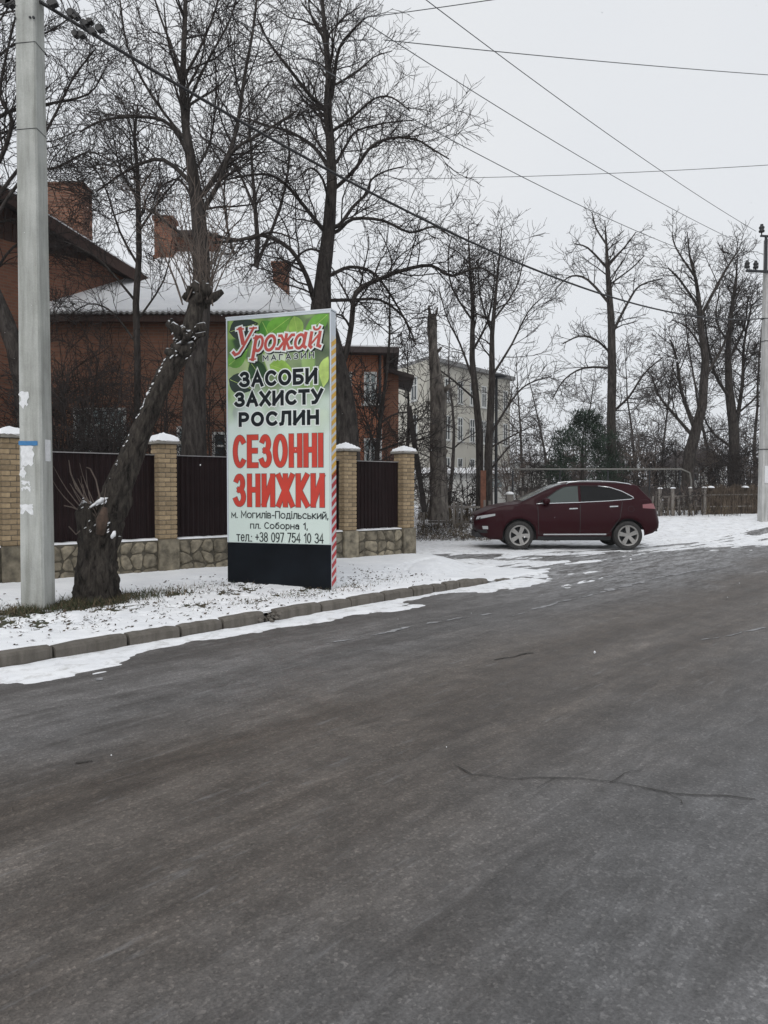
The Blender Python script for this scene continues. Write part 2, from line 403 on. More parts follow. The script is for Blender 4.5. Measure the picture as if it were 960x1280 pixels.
M['fence_metal'] = simple('brown_sheet_metal', (0.0155, 0.0085, 0.0088), 0.55, 0.0, var=0.2, nscale=3, spec=0.12)
M['rail_metal'] = simple('grey_rail', (0.28, 0.27, 0.27), 0.6, var=0.15)
M['brick_r'] = mat_brickwall('red_brick', (0.26, 0.112, 0.068), (0.19, 0.082, 0.054), (0.20, 0.15, 0.11))
M['brick_dark'] = mat_brickwall('dark_red_brick', (0.25, 0.116, 0.072), (0.175, 0.083, 0.055), (0.20, 0.145, 0.11))
M['brick_or'] = mat_brickwall('orange_brick', (0.42, 0.165, 0.088), (0.34, 0.130, 0.070), (0.30, 0.20, 0.15), dirt=0.3)
M['roof_dark'] = simple('dark_roof', (0.055, 0.042, 0.040), 0.8, var=0.3, nscale=4)
M['board_brown'] = simple('brown_boards', (0.050, 0.026, 0.020), 0.8, var=0.35, nscale=6, stretch=(9, 9, 0.5))
M['slate'] = simple('slate_sheet', (0.22, 0.22, 0.22), 0.9, var=0.2)
def mat_plaster():
    m, nt, b = new_mat('beige_plaster')
    v = ocoord(nt); f = noise(nt, v, 0.5, 5, 0.6)
    c = ramp(nt, f, [(0.3, (0.45, 0.43, 0.375)), (0.7, (0.56, 0.54, 0.48))]); nt.links.new(c, b.inputs['Base Color']); b.inputs['Roughness'].default_value = 0.9
    return m
M['plaster'] = mat_plaster()
M['plaster_y'] = simple('yellow_plaster', (0.52, 0.42, 0.23), 0.9, var=0.15, nscale=1)
M['whitewash'] = simple('whitewash', (0.55, 0.55, 0.53), 0.9, var=0.15, nscale=1.5)
M['win'] = mat_glass('window_glass', (0.05, 0.06, 0.065))
M['win_pale'] = mat_glass('window_glass_curtained', (0.30, 0.36, 0.37), 0.15)
M['winframe'] = simple('white_window_frame', (0.62, 0.63, 0.62), 0.6, var=0.08)
M['sign_white'] = simple('sign_white_metal', (0.64, 0.69, 0.74), 0.4, var=0.08, nscale=2)
M['sign_black'] = simple('black_panel', (0.007, 0.009, 0.012), 0.5, var=0.4, nscale=2, spec=0.08)
M['poster'] = mat_poster()
M['ink'] = simple('ink_dark', (0.014, 0.018, 0.021), 0.5, var=0.05, spec=0.12)
M['ink_white'] = simple('ink_white', (0.76, 0.80, 0.78), 0.4, var=0.05)
M['ink_red'] = simple('ink_red', (0.58, 0.045, 0.025), 0.4, var=0.08)
M['ink_rose'] = simple('ink_rose_red', (0.50, 0.075, 0.060), 0.4, var=0.1)
M['ink_outline'] = simple('ink_outline', (0.12, 0.085, 0.085), 0.4, var=0.05)
for i, c in enumerate([(0.018, 0.06, 0.018), (0.06, 0.22, 0.03), (0.13, 0.34, 0.04), (0.28, 0.48, 0.08), (0.46, 0.62, 0.16), (0.012, 0.028, 0.02)]):
    M['leaf%d' % i] = simple('printed_leaf_%s' % 'abcdef'[i], c, 0.35, var=0.35, nscale=4)
M['yellow'] = simple('yellow_tape', (0.74, 0.42, 0.04), 0.45, var=0.12)
M['red'] = simple('red_tape', (0.50, 0.022, 0.030), 0.45, var=0.12)
M['paper'] = simple('notice_paper', (0.74, 0.75, 0.76), 0.85, var=0.12, nscale=25)
M['blue'] = simple('blue_paper', (0.05, 0.20, 0.42), 0.7, var=0.15, nscale=25)
M['black'] = simple('black_plastic', (0.012, 0.012, 0.013), 0.5, var=0.1)
M['cable'] = simple('cable', (0.02, 0.02, 0.022), 0.6, var=0.1)
M['wire'] = simple('bare_wire', (0.10, 0.105, 0.11), 0.5, var=0.1)
M['steel_dark'] = simple('dark_steel', (0.03, 0.032, 0.036), 0.55, 0.3, var=0.2)
M['wood_grey'] = simple('weathered_wood', (0.17, 0.155, 0.14), 0.9, var=0.35, nscale=8, stretch=(6, 6, 0.6), rnd=0.25, bmp=0.3)
M['wood_dark'] = simple('dark_wood', (0.03, 0.024, 0.022), 0.85, var=0.3, nscale=6)
M['rust'] = simple('rusty_steel', (0.17, 0.070, 0.042), 0.8, var=0.3, nscale=10)
M['pipe'] = simple('gas_pipe_paint', (0.17, 0.165, 0.15), 0.6, var=0.2, nscale=3)
M['reed'] = simple('dry_reed', (0.115, 0.088, 0.066), 0.95, var=0.4, nscale=5)
M['dry_grass'] = simple('dry_grass', (0.15, 0.115, 0.07), 0.95, var=0.4, nscale=2)
M['green_grass'] = simple('green_grass', (0.040, 0.052, 0.022), 0.9, var=0.4, nscale=5)
M['litter'] = simple('dead_leaf', (0.055, 0.038, 0.024), 0.9, var=0.5, nscale=6)
M['needle'] = simple('conifer_green', (0.022, 0.040, 0.024), 0.85, var=0.5, nscale=1.6)
def mat_paint():
    m, nt, b = new_mat('burgundy_car_paint')
    b.inputs['Roughness'].default_value = 0.45; b.inputs['Specular IOR Level'].default_value = 0.08
    b.inputs['Coat Weight'].default_value = 0.8; b.inputs['Coat Roughness'].default_value = 0.06
    t = node(nt, 'ShaderNodeTexCoord'); sp = node(nt, 'ShaderNodeSeparateXYZ'); nt.links.new(t.outputs['Object'], sp.inputs[0])
    f = noise(nt, t.outputs['Object'], 5, 6, 0.65)
    # road grime thrown up from the wheels: a film that thins with height
    g = math_(nt, 'MULTIPLY', ramp(nt, sp.outputs[2], [(0.25, (1, 1, 1)), (0.8, (0.1, 0.1, 0.1))]), f)
    c = mixc(nt, math_(nt, 'MULTIPLY', g, 0.55), (0.027, 0.0028, 0.0060), (0.034, 0.021, 0.018)); nt.links.new(c, b.inputs['Base Color'])
    nt.links.new(math_(nt, 'MULTIPLY_ADD', g, -0.18, 0.18), b.inputs['Coat Weight'])
    return m
M['paint'] = mat_paint()
M['car_glass'] = mat_glass('tinted_glass', (0.004, 0.0045, 0.005), 0.05)
M['car_glass_clear'] = mat_glass('clear_car_glass', (0.075, 0.09, 0.086), 0.08)
M['chrome'] = simple('chrome', (0.72, 0.73, 0.74), 0.22, 1.0, var=0.05)
M['tyre'] = simple('tyre_rubber', (0.030, 0.029, 0.028), 0.85, var=0.3, nscale=9)
M['rim'] = simple('alloy_rim', (0.36, 0.35, 0.335), 0.42, 0.6, var=0.12)
M['lamp_clear'] = mat_glass('headlamp_glass', (0.42, 0.43, 0.44), 0.1)
M['lamp_red'] = mat_glass('tail_lamp_red', (0.28, 0.12, 0.13), 0.12)
M['plate'] = simple('plate_white', (0.65, 0.66, 0.66), 0.4, var=0.05)

# ================================================================== terrain
def rise(y): return 0.6 * sstep(21.5, 30, y) + 0.010 * np.clip(np.asarray(y, float) - 30, 0, 60)
def to_sv(x, y):
    dx = np.asarray(x, float) - K0[0]; dy = np.asarray(y, float) - K0[1]
    return dx * DS[0] + dy * DS[1], dx * DN[0] + dy * DN[1]
def to_xy(s, v): return K0[0] + s * DS[0] + v * DN[0], K0[1] + s * DS[1] + v * DN[1]
def verge(s, v):
    s = np.asarray(s, float); v = np.asarray(v, float)
    sb = 7.3 + 2.5 * sstep(0.4, 2.8, v)
    k = 1 - sstep(0, 1.3, s - sb)
    return np.where(v > 0, (0.115 + 0.026 * np.clip(v, 0, 4)) * k, 0.0)
def Hsv(s, v):
    x, y = to_xy(s, v); return rise(y) + verge(s, v)
def Hxy(x, y):
    s, v = to_sv(x, y); return float(rise(y) + verge(s, v))

def sheet(name, ss, vv, hfun, mat, smooth=True, keep=None):
    S, Vv = np.meshgrid(ss, vv, indexing='ij'); X, Y = to_xy(S, Vv); Z = hfun(S, Vv)
    V = np.stack([X, Y, Z], -1).reshape(-1, 3); a, b = S.shape
    idx = np.arange(a * b).reshape(a, b)
    F = np.stack([idx[:-1, :-1], idx[1:, :-1], idx[1:, 1:], idx[:-1, 1:]], -1).reshape(-1, 4)
    if keep is not None:
        kp = keep(S, Vv).reshape(-1); F = F[kp[F].any(axis=1)]
        used = np.unique(F); remap = np.full(len(V), -1); remap[used] = np.arange(len(used)); V = V[used]; F = remap[F]
    return mkm(name, mesh_np(name, V, F, smooth), mat)

gx = np.concatenate([np.linspace(-280, -60, 8), np.linspace(-50, 60, 56), np.linspace(70, 280, 8)])
gy = np.concatenate([np.linspace(-80, -20, 4), np.linspace(-15, 100, 60), np.linspace(120, 340, 8)])
X, Y = np.meshgrid(gx, gy, indexing='ij'); Z = rise(Y) - 0.07 - 0.25 * (Y < -12)
idx = np.arange(X.size).reshape(X.shape)
F = np.stack([idx[:-1, :-1], idx[1:, :-1], idx[1:, 1:], idx[:-1, 1:]], -1).reshape(-1, 4)
tag(mkm('ground', mesh_np('ground', np.stack([X, Y, Z], -1), F, True), M['field']), 'snow dusted rough ground reaching to the horizon', 'ground', kind='structure')

def road_h(s, v):
    x, y = to_xy(s, v); return rise(y) + 0.012 * (fbm(s * 0.35, v * 0.8, 3) - 0.5) - 0.004
road = sheet('road', np.concatenate([np.arange(-12, 24, 0.25), np.arange(24, 62, 1.0)]), np.arange(-10.5, 0.26, 0.25), road_h, M['asphalt'])
tag(road, 'worn grey brown asphalt road with streaks and cracks', 'road', kind='structure')
def side_h(s, v): return Hsv(s, v) - 0.022 + 0.0 * v
tag(sheet('side_street', np.arange(7.6, 40, 0.25), np.arange(0.25, 16, 0.25), side_h, M['asphalt_snowy']), 'side street surface mostly hidden by snow behind the car', 'road', kind='structure')
tag(sheet('verge', np.arange(-7, 10.6, 0.12), np.arange(0.13, 7.2, 0.12),
          lambda s, v: Hsv(s, v) - 0.012 + 0.02 * (fbm(s * 3, v * 3, 4) - 0.5), M['soil']), 'soil verge with dark grass showing through thin snow', 'verge', kind='structure')

# ---- kerb
kerb = thing('kerb', None, None); tag(kerb, 'row of weathered concrete kerb stones along the verge', 'kerb', kind='structure')
joints = [-6.6, -5.6, -4.6, -3.6, -2.6, -1.6, -0.55, 0.48, 1.24, 1.87, 2.43, 3.05, None, 3.22, 4.0, 4.55, 5.25, 5.9, 6.4, 6.72, 7.1, 7.5, 7.95, None, 8.3, 8.72]
kr = random.Random(4)
for a, b in zip(joints[:-1], joints[1:]):
    if a is None or b is None: continue
    g = 0.012; a2, b2 = a + g * kr.uniform(.5, 1.8), b - g * kr.uniform(.5, 1.8)
    top = 0.130 * float(1 - sstep(7.0, 9.2, (a + b) / 2)) + kr.uniform(-.012, .008)
    n = 6; V = []; F = []
    tilt = kr.uniform(-.012, .012); off = kr.uniform(-.012, .012)
    prof = [(0.0, -0.1), (0.004, top - 0.035), (0.022, top - 0.008), (0.05, top), (0.125, top + .002), (0.13, -0.1)]
    for i in range(n + 1):
        s = a2 + (b2 - a2) * i / n
        for (v, z) in prof:
            rr = 0.004
            if i in (0, n): v = v if v > 0.06 else v + 0.008; z = z - 0.008 if z > 0 else z
            x, y = to_xy(s, v + off + kr.uniform(-rr, rr)); V.append((x, y, z + tilt * (i / n - .5) + kr.uniform(-rr, rr)))
    m = len(prof)
    for i in range(n):
        for j in range(m - 1): F.append((i * m + j, (i + 1) * m + j, (i + 1) * m + j + 1, i * m + j + 1))
    F.append(tuple(range(m))[::-1]); F.append(tuple(n * m + j for j in range(m)))
    mk('kerb_stone', V, F, M['kerb'], kerb)
# rubble in the broken joint
mb = MB()
for k in range(26):
    x, y = to_xy(3.13 + kr.gauss(0, .07), kr.uniform(-0.12, .12)); r = kr.uniform(.012, .04)
    z = 0.01 + kr.uniform(0, .09)
    mb.add([(x - r, y, z), (x, y - r, z), (x + r, y, z), (x, y + r, z), (x, y, z + r * .8), (x, y, z - r)], [(0, 1, 4), (1, 2, 4), (2, 3, 4), (3, 0, 4), (1, 0, 5), (2, 1, 5), (3, 2, 5), (0, 3, 5)])
tag(mb.obj('rubble', M['kerb'], kerb), kind='stuff')

# ---- snow sheets (thickness fields)
def tracks(s, v, lines, wd, dep):
    t = np.zeros_like(s)
    for pts in lines:
        for (a, b) in zip(pts[:-1], pts[1:]):
            a = np.array(a); b = np.array(b); d = b - a; L2 = (d ** 2).sum()
            k = np.clip(((s - a[0]) * d[0] + (v - a[1]) * d[1]) / L2, 0, 1)
            ds = np.hypot(s - a[0] - k * d[0], v - a[1] - k * d[1])
            t = np.maximum(t, 1 - sstep(wd * .6, wd, ds))
    return t * dep
def pxl(pts, z=0.0):
    out = []
    for p in pts:
        g = G(p[0], p[1], z); s, v = to_sv(g[0], g[1]); out.append((float(s), float(v)))
    return out
# snow on the verge
vtr = [pxl([(500, 716), (512, 706), (545, 699), (620, 694)], .15), pxl([(475, 724), (480, 716), (505, 708)], .15), pxl([(545, 718), (540, 709), (556, 702), (640, 696)], .15), pxl([(560, 720), (565, 712), (610, 704), (680, 700)], .1)]
def t_verge(s, v):
    n = fbm(s * 2.6, v * 2.6, 5); f = fbm(s * 13 + 40, v * 13, 3); f2 = .55 * fbm(s * 11 + 3, v * 15 + 8, 3) + .45 * fbm(s * 2.2 + 31, v * 3 + 5, 3)
    near = np.exp(-((v - 1.55) / 0.85) ** 2) * (1 - sstep(3.6, 5.0, s)) * 0.9 + .35 * np.exp(-((v - 1.2) / 1.0) ** 2) * sstep(3.6, 5, s) * (1 - sstep(6.5, 7.5, s))
    sp_, vp_ = to_sv(-4.15, 9.22); st_, vt_ = to_sv(-3.69, 9.87)
    bas = np.exp(-(((s - sp_) / .55) ** 2 + ((v - vp_ + .1) / .32) ** 2)) + np.exp(-(((s - st_) / .75) ** 2 + ((v - vt_ + .1) / .38) ** 2))
    sg, vg = to_sv(-1.3, 10.75)
    bas2 = 0.8 * np.exp(-(((s - sg - .2) / 1.2) ** 2 + ((v - vg + .25) / .3) ** 2))
    t = 0.020 + 0.022 * (n - 0.5) - 0.28 * near * np.clip(f2 - 0.455, 0, 1) - 0.006 * near - 0.05 * np.clip(f2 - .56, 0, 1) - 0.05 * np.clip(bas, 0, 1) * (f + .15) - 0.04 * bas2 * f
    edge = sstep(0.10, 0.22, v + 0.10 * (fbm(s * 5, v * 0 + 2, 3) - .5))
    t = t * edge - 0.02 * (1 - edge)
    return t - tracks(s, v, vtr, 0.12, 0.022) * (fbm(s * 14, v * 14, 2) > .42)
ss = np.concatenate([np.arange(-7, -1, 0.06), np.arange(-1, 6, .026), np.arange(6, 10.35, .045)]); vv = np.concatenate([np.arange(0.08, 3.0, 0.026), np.arange(3.0, 6.6, .06)])
tag(sheet('snow', ss, vv, lambda s, v: Hsv(s, v) + t_verge(s, v), M['snow_clean'], keep=lambda s, v: t_verge(s, v) > -0.018),
    'thin snow lying over the grass verge and pavement', 'snow', kind='stuff')
# snow in the gutter
edge_pts = np.array(pxl([(-140, 880), (0, 856), (60, 848), (150, 836), (160, 822), (250, 800), (330, 789), (400, 779), (440, 769), (500, 764), (540, 757), (600, 744), (660, 731)]))
eo = np.argsort(edge_pts[:, 0])
def t_gut(s, v):
    e = np.interp(s, edge_pts[eo, 0], edge_pts[eo, 1])
    e = e - 0.26 * (fbm(s * 1.6, s * 0 + 5, 4) - 0.5)
    n = fbm(s * 4.5, v * 9, 5)
    t = np.clip((v - e) * 0.09, -0.04, 0.016) + 0.022 * (n - 0.52)
    gap = np.exp(-((s - 6.15) / .8) ** 2) * np.exp(-((v + .42) / .28) ** 2)
    return t - 0.05 * gap - .016 * tracks(s, v, [pxl([(100, 842), (190, 826), (240, 818)])], .05, 1.0)
ss = np.arange(-7, 9.0, 0.03); vv = np.arange(-1.5, 0.03, 0.03)
tag(sheet('snow', ss, vv, lambda s, v: road_h(s, v) + t_gut(s, v), M['snow'], keep=lambda s, v: t_gut(s, v) > -0.012),
    'ragged band of snow lying in the gutter along the kerb', 'snow', kind='stuff')
# snow over the junction and the open ground behind
jedge = np.array(pxl([(590, 742), (640, 733), (700, 722), (715, 706)]) + pxl([(800, 698), (900, 692), (960, 684)], .0) + [(24, -1.0), (34, -0.9)])
jt = [pxl([(700, 722), (690, 712), (720, 705), (860, 694), (1010, 678)]), pxl([(660, 735), (700, 728), (760, 715), (900, 700), (1050, 683)]),
      pxl([(540, 694), (640, 691), (760, 687), (900, 676), (1000, 667)]), pxl([(560, 680), (640, 680)])]
jt2 = [pxl([(640, 716), (700, 703), (830, 690), (960, 676)]), pxl([(600, 700), (700, 697), (800, 690), (960, 672)]), pxl([(530, 690), (600, 692), (700, 691)])]
jt3 = [pxl([(560, 694), (700, 697), (860, 691), (1010, 680)]), pxl([(690, 712), (800, 703), (960, 688)])]
def t_junc(s, v):
    o = np.argsort(jedge[:, 0]); e = np.interp(s, jedge[o, 0], jedge[o, 1])
    n = fbm(s * 1.3 + 3, v * 3.2, 5); n2 = fbm(s * 6, v * 11, 3); n3 = fbm(s * .5 + 9, v * 1.1 + 4, 3)
    t = np.clip((v - e + .25) * 0.022, -0.05, 0.014) + 0.050 * (n - 0.5) + 0.022 * (n2 - .5) + 0.03 * (n3 - .5)
    t = t + 0.034 * (fbm(s * 1.1, v * 9 + .8 * s, 4) - .5) * (1 - sstep(2.0, 4.0, v)) + 0.016 * sstep(1.5, 4.5, v) + 0.012 * sstep(18, 21, s)
    t = t - tracks(s, v, jt, 0.22, 0.018) * (0.4 + 1.0 * n2) - tracks(s, v, jt2, 0.12, 0.012) - tracks(s, v, jt3, 0.85, 0.042) * np.clip(2.2 * fbm(s * 1.2 + 2, v * 7 + .5 * s, 4) - .45, 0, 1)
    t = t - 0.05 * (1 - sstep(7.6, 8.6, s)) * (v > 0)
    t = t - 0.16 * np.clip(.6 * fbm(s * 7 + 2, v * 7, 3) + .4 * fbm(s * 1.6, v * 1.6 + 8, 3) - .47, 0, 1) * sstep(5.2, 6.4, v) * (1 - sstep(22, 24, s))
    t = t - .002 * (1 - sstep(1.2, 3.0, v)) - .045 * np.clip(fbm(s * .9 + 7, v * 6 + .7 * s, 4) - .46, 0, 1) * (1 - sstep(4.5, 6, v))
    return np.minimum(t, 0.032)
def h_junc(s, v):
    base = np.where(v < 0.25, road_h(s, v), side_h(s, v)); return base + t_junc(s, v)
ss = np.concatenate([np.arange(7.95, 19, 0.05), np.arange(19, 42, 0.12)]); vv = np.concatenate([np.arange(-3.6, 5, 0.05), np.arange(5, 16, .12)])
tag(sheet('snow', ss, vv, h_junc, M['snow'], keep=lambda s, v: t_junc(s, v) > -0.012), 'wide patch of tracked snow across the junction around the car', 'snow', kind='stuff')
# thin salt line and small remnants on the asphalt
def streak(pts, wd, seed):
    r = random.Random(seed); pl = [G(x, y) for x, y in pts]; V = []; F = []; n = 0
    dense = []
    for a, b in zip(pl[:-1], pl[1:]):
        k = max(2, int(math.dist(a, b) / 0.05))
        dense += [tuple(a[i] + (b[i] - a[i]) * j / k for i in range(3)) for j in range(k)]
    for i in range(len(dense) - 1):
        d = Vector(dense[i + 1]) - Vector(dense[i]); nrm = Vector((-d.y, d.x, 0)).normalized()
        ww = wd * (max(0.0, fbm(i * .35 + seed * 7, seed * 3.1, 3) * 3.2 - 1.15) if seed < 20 else .35 + fbm(i * .5 + seed, 2.2, 2)); nrm_j = nrm * (fbm(i * .22 + seed * 3, 7.7, 3) - .5) * (.10 if seed >= 20 else .14)
        c = Vector(dense[i]) + nrm_j; s, v = to_sv(c.x, c.y); z = float(road_h(s, v)) + 0.005
        V += [(c.x - nrm.x * ww, c.y - nrm.y * ww, z), (c.x + nrm.x * ww, c.y + nrm.y * ww, z)]
        if i: F.append((2 * i - 2, 2 * i, 2 * i + 1, 2 * i - 1))
    return V, F
mb = MB()
for k, (pts, wd) in enumerate([([(405, 806), (470, 793), (540, 778), (620, 766)], .035), ([(640, 770), (700, 752), (780, 735)], .03), ([(880, 800), (930, 790), (960, 783)], .03),
                               ([(120, 850), (145, 848)], .05), ([(700, 735), (750, 722), (820, 712)], .06), ([(760, 738), (830, 720), (900, 708)], .07)]):
    mb.add(*streak(pts, wd, k + 1))
tag(mb.obj('snow', M['salt']), 'faint streaks of snow left on the asphalt', 'snow', kind='stuff')
# cracks in the asphalt
for k, (pts, wd) in enumerate([([(575, 958), (590, 968), (640, 973), (700, 972), (760, 978), (830, 990), (900, 996), (975, 1003)], .0045), ([(592, 968), (570, 955), (580, 945)], .003), ([(690, 972), (670, 985), (640, 990)], .0025), ([(830, 989), (850, 1000), (850, 1015)], .0025), ([(760, 977), (790, 965), (830, 962)], .0025), ([(95, 952), (115, 950), (138, 946)], .010),
                               ([(620, 825), (660, 816), (680, 818)], .012)]):
    V, F = streak(pts, wd, 20 + k)
    mk('crack', [(a, b, c + .001) for a, b, c in V], F, M['crack'], road)

# grass blades on the verge
gr = random.Random(11); V = []; F = []; V2 = []; F2 = []
sp_, vp_ = map(float, to_sv(-4.15, 9.22)); st_, vt_ = map(float, to_sv(-3.69, 9.87)); sg_, vg_ = map(float, to_sv(-1.3, 10.75))
def blade(V, F, s, v, h, lean):
    x, y = to_xy(s, v); z = float(Hsv(s, v)); a = gr.uniform(0, 6.28); wd = gr.uniform(.003, .008)
    dx, dy = math.cos(a) * wd, math.sin(a) * wd; lx, ly = gr.gauss(0, lean), gr.gauss(0, lean)
    b = len(V); V += [(x - dx, y - dy, z - .01), (x + dx, y + dy, z - .01), (x + lx, y + ly, z + h)]; F.append((b, b + 1, b + 2))
for k in range(7500):
    q = gr.random()
    if q < .26: s, v = gr.gauss(sp_ - .1, .6), gr.gauss(vp_ - .18, .17)
    elif q < .50: s, v = gr.gauss(st_ + .1, .7), gr.gauss(vt_ - .22, .20)
    elif q < .60: s, v = gr.gauss(sg_ + .3, 1.0), gr.gauss(vg_ - .3, .16)
    else:
        s, v = gr.uniform(-6.5, 5.2), gr.gauss(1.6, .62)
        if fbm(s * 2.2 + 31, v * 3 + 5, 3) < .46: continue
    if v < .2 or v > 3.1: continue
    h = gr.uniform(.015, .07) * (1.4 if q < .5 else .8)
    if gr.random() < .55: blade(V, F, s, v, h, .035)
    else: blade(V2, F2, s, v, h, .045)
tag(mk('grass', V, F, M['green_grass']), 'dark green grass poking through the snow by pole and trunk', 'grass', kind='stuff')
tag(mk('grass', V2, F2, M['dry_grass']), 'dry brown grass and litter poking through the verge snow', 'grass', kind='stuff')

V = []; F = []
for q in range(3000):
    s_, v_ = gr.uniform(-6, 7.5), abs(gr.gauss(1.3, .8)) + .15
    if fbm(s_ * 2.2 + 31, v_ * 3 + 5, 3) < .46 and gr.random() < .7: continue
    x, y = to_xy(s_, v_); z = float(Hsv(s_, v_)) + .024; a = gr.uniform(0, 6.28); l = gr.uniform(.008, .032); b_ = l * gr.uniform(.35, .7); ca, sa = math.cos(a), math.sin(a); b0 = len(V)
    V += [(x - ca * l, y - sa * l, z - gr.uniform(0, .012)), (x - sa * b_, y + ca * b_, z + gr.uniform(0, .01)), (x + ca * l, y + sa * l, z + gr.uniform(-.004, .014)), (x + sa * b_, y - ca * b_, z - gr.uniform(0, .01))]; F.append((b0, b0 + 1, b0 + 2, b0 + 3))
tag(mk('leaf_litter', V, F, M['litter']), 'small dead leaves scattered over the snowy verge', 'litter', kind='stuff')

# ================================================================== stroke lettering
def arc(cx, cy, rx, ry, a0, a1, n=14):
    return [(cx + rx * math.cos(R(a0 + (a1 - a0) * i / n)), cy + ry * math.sin(R(a0 + (a1 - a0) * i / n))) for i in range(n + 1)]
def bowl(x, y0, y1, w_):      # D-shaped bowl on a stem at x
    h = (y1 - y0) / 2; r = min(h, w_ * .62)
    return [(x, y1)] + arc(x + w_ - r, y0 + h, r, h, 90, -90, 12) + [(x, y0)]
GL = {
 'З': (.58, [arc(.27, .76, .25, .24, 150, -90), arc(.27, .26, .31, .26, 90, -155)]),
 'А': (.70, [[(0, 0), (.35, 1), (.70, 0)], [(.13, .32), (.57, .32)]]),
 'С': (.66, [arc(.37, .5, .37, .5, 48, 312, 20)]), 'О': (.76, [arc(.38, .5, .38, .5, 0, 360, 26)]),
 'Б': (.58, [[(.54, 1), (0, 1), (0, 0)], bowl(0, 0, .56, .58)]),
 'И': (.64, [[(0, 1), (0, 0)], [(0, 0.03), (.64, .97)], [(.64, 1), (.64, 0)]]),
 'Х': (.66, [[(0, 0), (.66, 1)], [(0, 1), (.66, 0)]]), 'Т': (.62, [[(0, 1), (.62, 1)], [(.31, 1), (.31, 0)]]),
 'У': (.66, [[(0, 1), (.33, .40)], [(.66, 1), (.26, .12), (.16, .01), (.03, 0)]]),
 'Р': (.58, [[(0, 0), (0, 1)], bowl(0, .42, 1, .58)]),
 'Л': (.64, [[(-.02, 0), (.08, .03), (.13, .25), (.17, 1), (.64, 1), (.64, 0)]]),
 'Н': (.64, [[(0, 0), (0, 1)], [(.64, 0), (.64, 1)], [(0, .52), (.64, .52)]]),
 'Е': (.52, [[(.52, 1), (0, 1), (0, 0), (.52, 0)], [(0, .52), (.47, .52)]]), 'І': (.02, [[(0, 0), (0, 1)]]),
 'Ж': (.96, [[(.48, 0), (.48, 1)], [(0, 1), (.42, .5), (0, 0)], [(.96, 1), (.54, .5), (.96, 0)], [(.40, .5), (.56, .5)]]),
 'К': (.62, [[(0, 0), (0, 1)], [(.60, 1), (.10, .5), (.62, 0)], [(0, .5), (.12, .5)]]),
 'М': (.74, [[(0, 0), (0, 1), (.37, .28), (.74, 1), (.74, 0)]]), 'Г': (.48, [[(0, 0), (0, 1), (.48, 1)]]),
 'П': (.62, [[(0, 0), (0, 1), (.62, 1), (.62, 0)]]),
 '0': (.54, [arc(.27, .5, .27, .5, 0, 360, 22)]), '1': (.30, [[(.02, .78), (.26, 1), (.26, 0)]]),
 '3': (.54, [arc(.26, .76, .24, .24, 150, -90), arc(.26, .26, .28, .26, 90, -155)]),
 '8': (.54, [arc(.27, .76, .23, .24, 0, 360, 18), arc(.27, .26, .27, .26, 0, 360, 18)]),
 '9': (.54, [arc(.27, .70, .27, .30, 0, 360, 18), arc(.20, .62, .34, .62, 5, -100, 10)]),
 '7': (.52, [[(0, 1), (.52, 1), (.18, 0)]]), '5': (.52, [[(.48, 1), (.08, 1), (.03, .52)], arc(.24, .32, .28, .32, 130, -150, 14)]),
 '4': (.56, [[(.42, 0), (.42, 1), (0, .28), (.56, .28)]]),
 '+': (.5, [[(.25, .2), (.25, .75)], [(0, .47), (.5, .47)]]), '-': (.3, [[(0, .38), (.3, .38)]]),
 '.': (.04, [[(0, 0), (.045, 0)]]), ',': (.06, [[(.05, .05), (.0, -.16)]]), ':': (.04, [[(0, 0), (.045, 0)], [(0, .55), (.045, .55)]]), ' ': (.26, []),
}
XH = .72
def low(ch, w_=None):
    w0, st = GL[ch]; return (w0 * .86, [[(x * .86, y * XH) for x, y in q] for q in st])
for a, b in (('м', 'М'), ('о', 'О'), ('г', 'Г'), ('и', 'И'), ('с', 'С'), ('к', 'К'), ('п', 'П'), ('л', 'Л'), ('н', 'Н'), ('т', 'Т')): GL[a] = low(b)
GL['і'] = (.02, [[(0, 0), (0, XH)], [(0, .93), (0, 1.0)]])
GL['в'] = (.50, [[(0, 0), (0, XH)], bowl(0, .36, XH, .42), bowl(0, 0, .36, .48)])
GL['д'] = (.62, [[(.08, 0), (.16, XH), (.52, XH), (.52, 0)], [(0, -.14), (0, 0), (.62, 0), (.62, -.14)]])
GL['ь'] = (.48, [[(0, XH), (0, 0)], bowl(0, 0, .40, .48)])
GL['й'] = (GL['и'][0], GL['и'][1] + [arc(.27, .98, .14, .1, 180, 360, 6)])
GL['б'] = (.56, [arc(.28, .34, .27, .34, 0, 360, 18), [(.02, .34), (.05, .72), (.2, .92), (.5, 1.0)]])
GL['р'] = (.52, [[(0, -.28), (0, XH)], arc(.26, .36, .26, .36, 0, 360, 18)])
GL['а'] = (.52, [arc(.24, .24, .24, .23, 0, 360, 16), [(.50, 0), (.50, .46)], arc(.26, .48, .24, .24, 0, 150, 8)])
GL['е'] = (.54, [[(.03, .38), (.53, .38)] + arc(.28, .36, .26, .36, 5, 320, 18)])

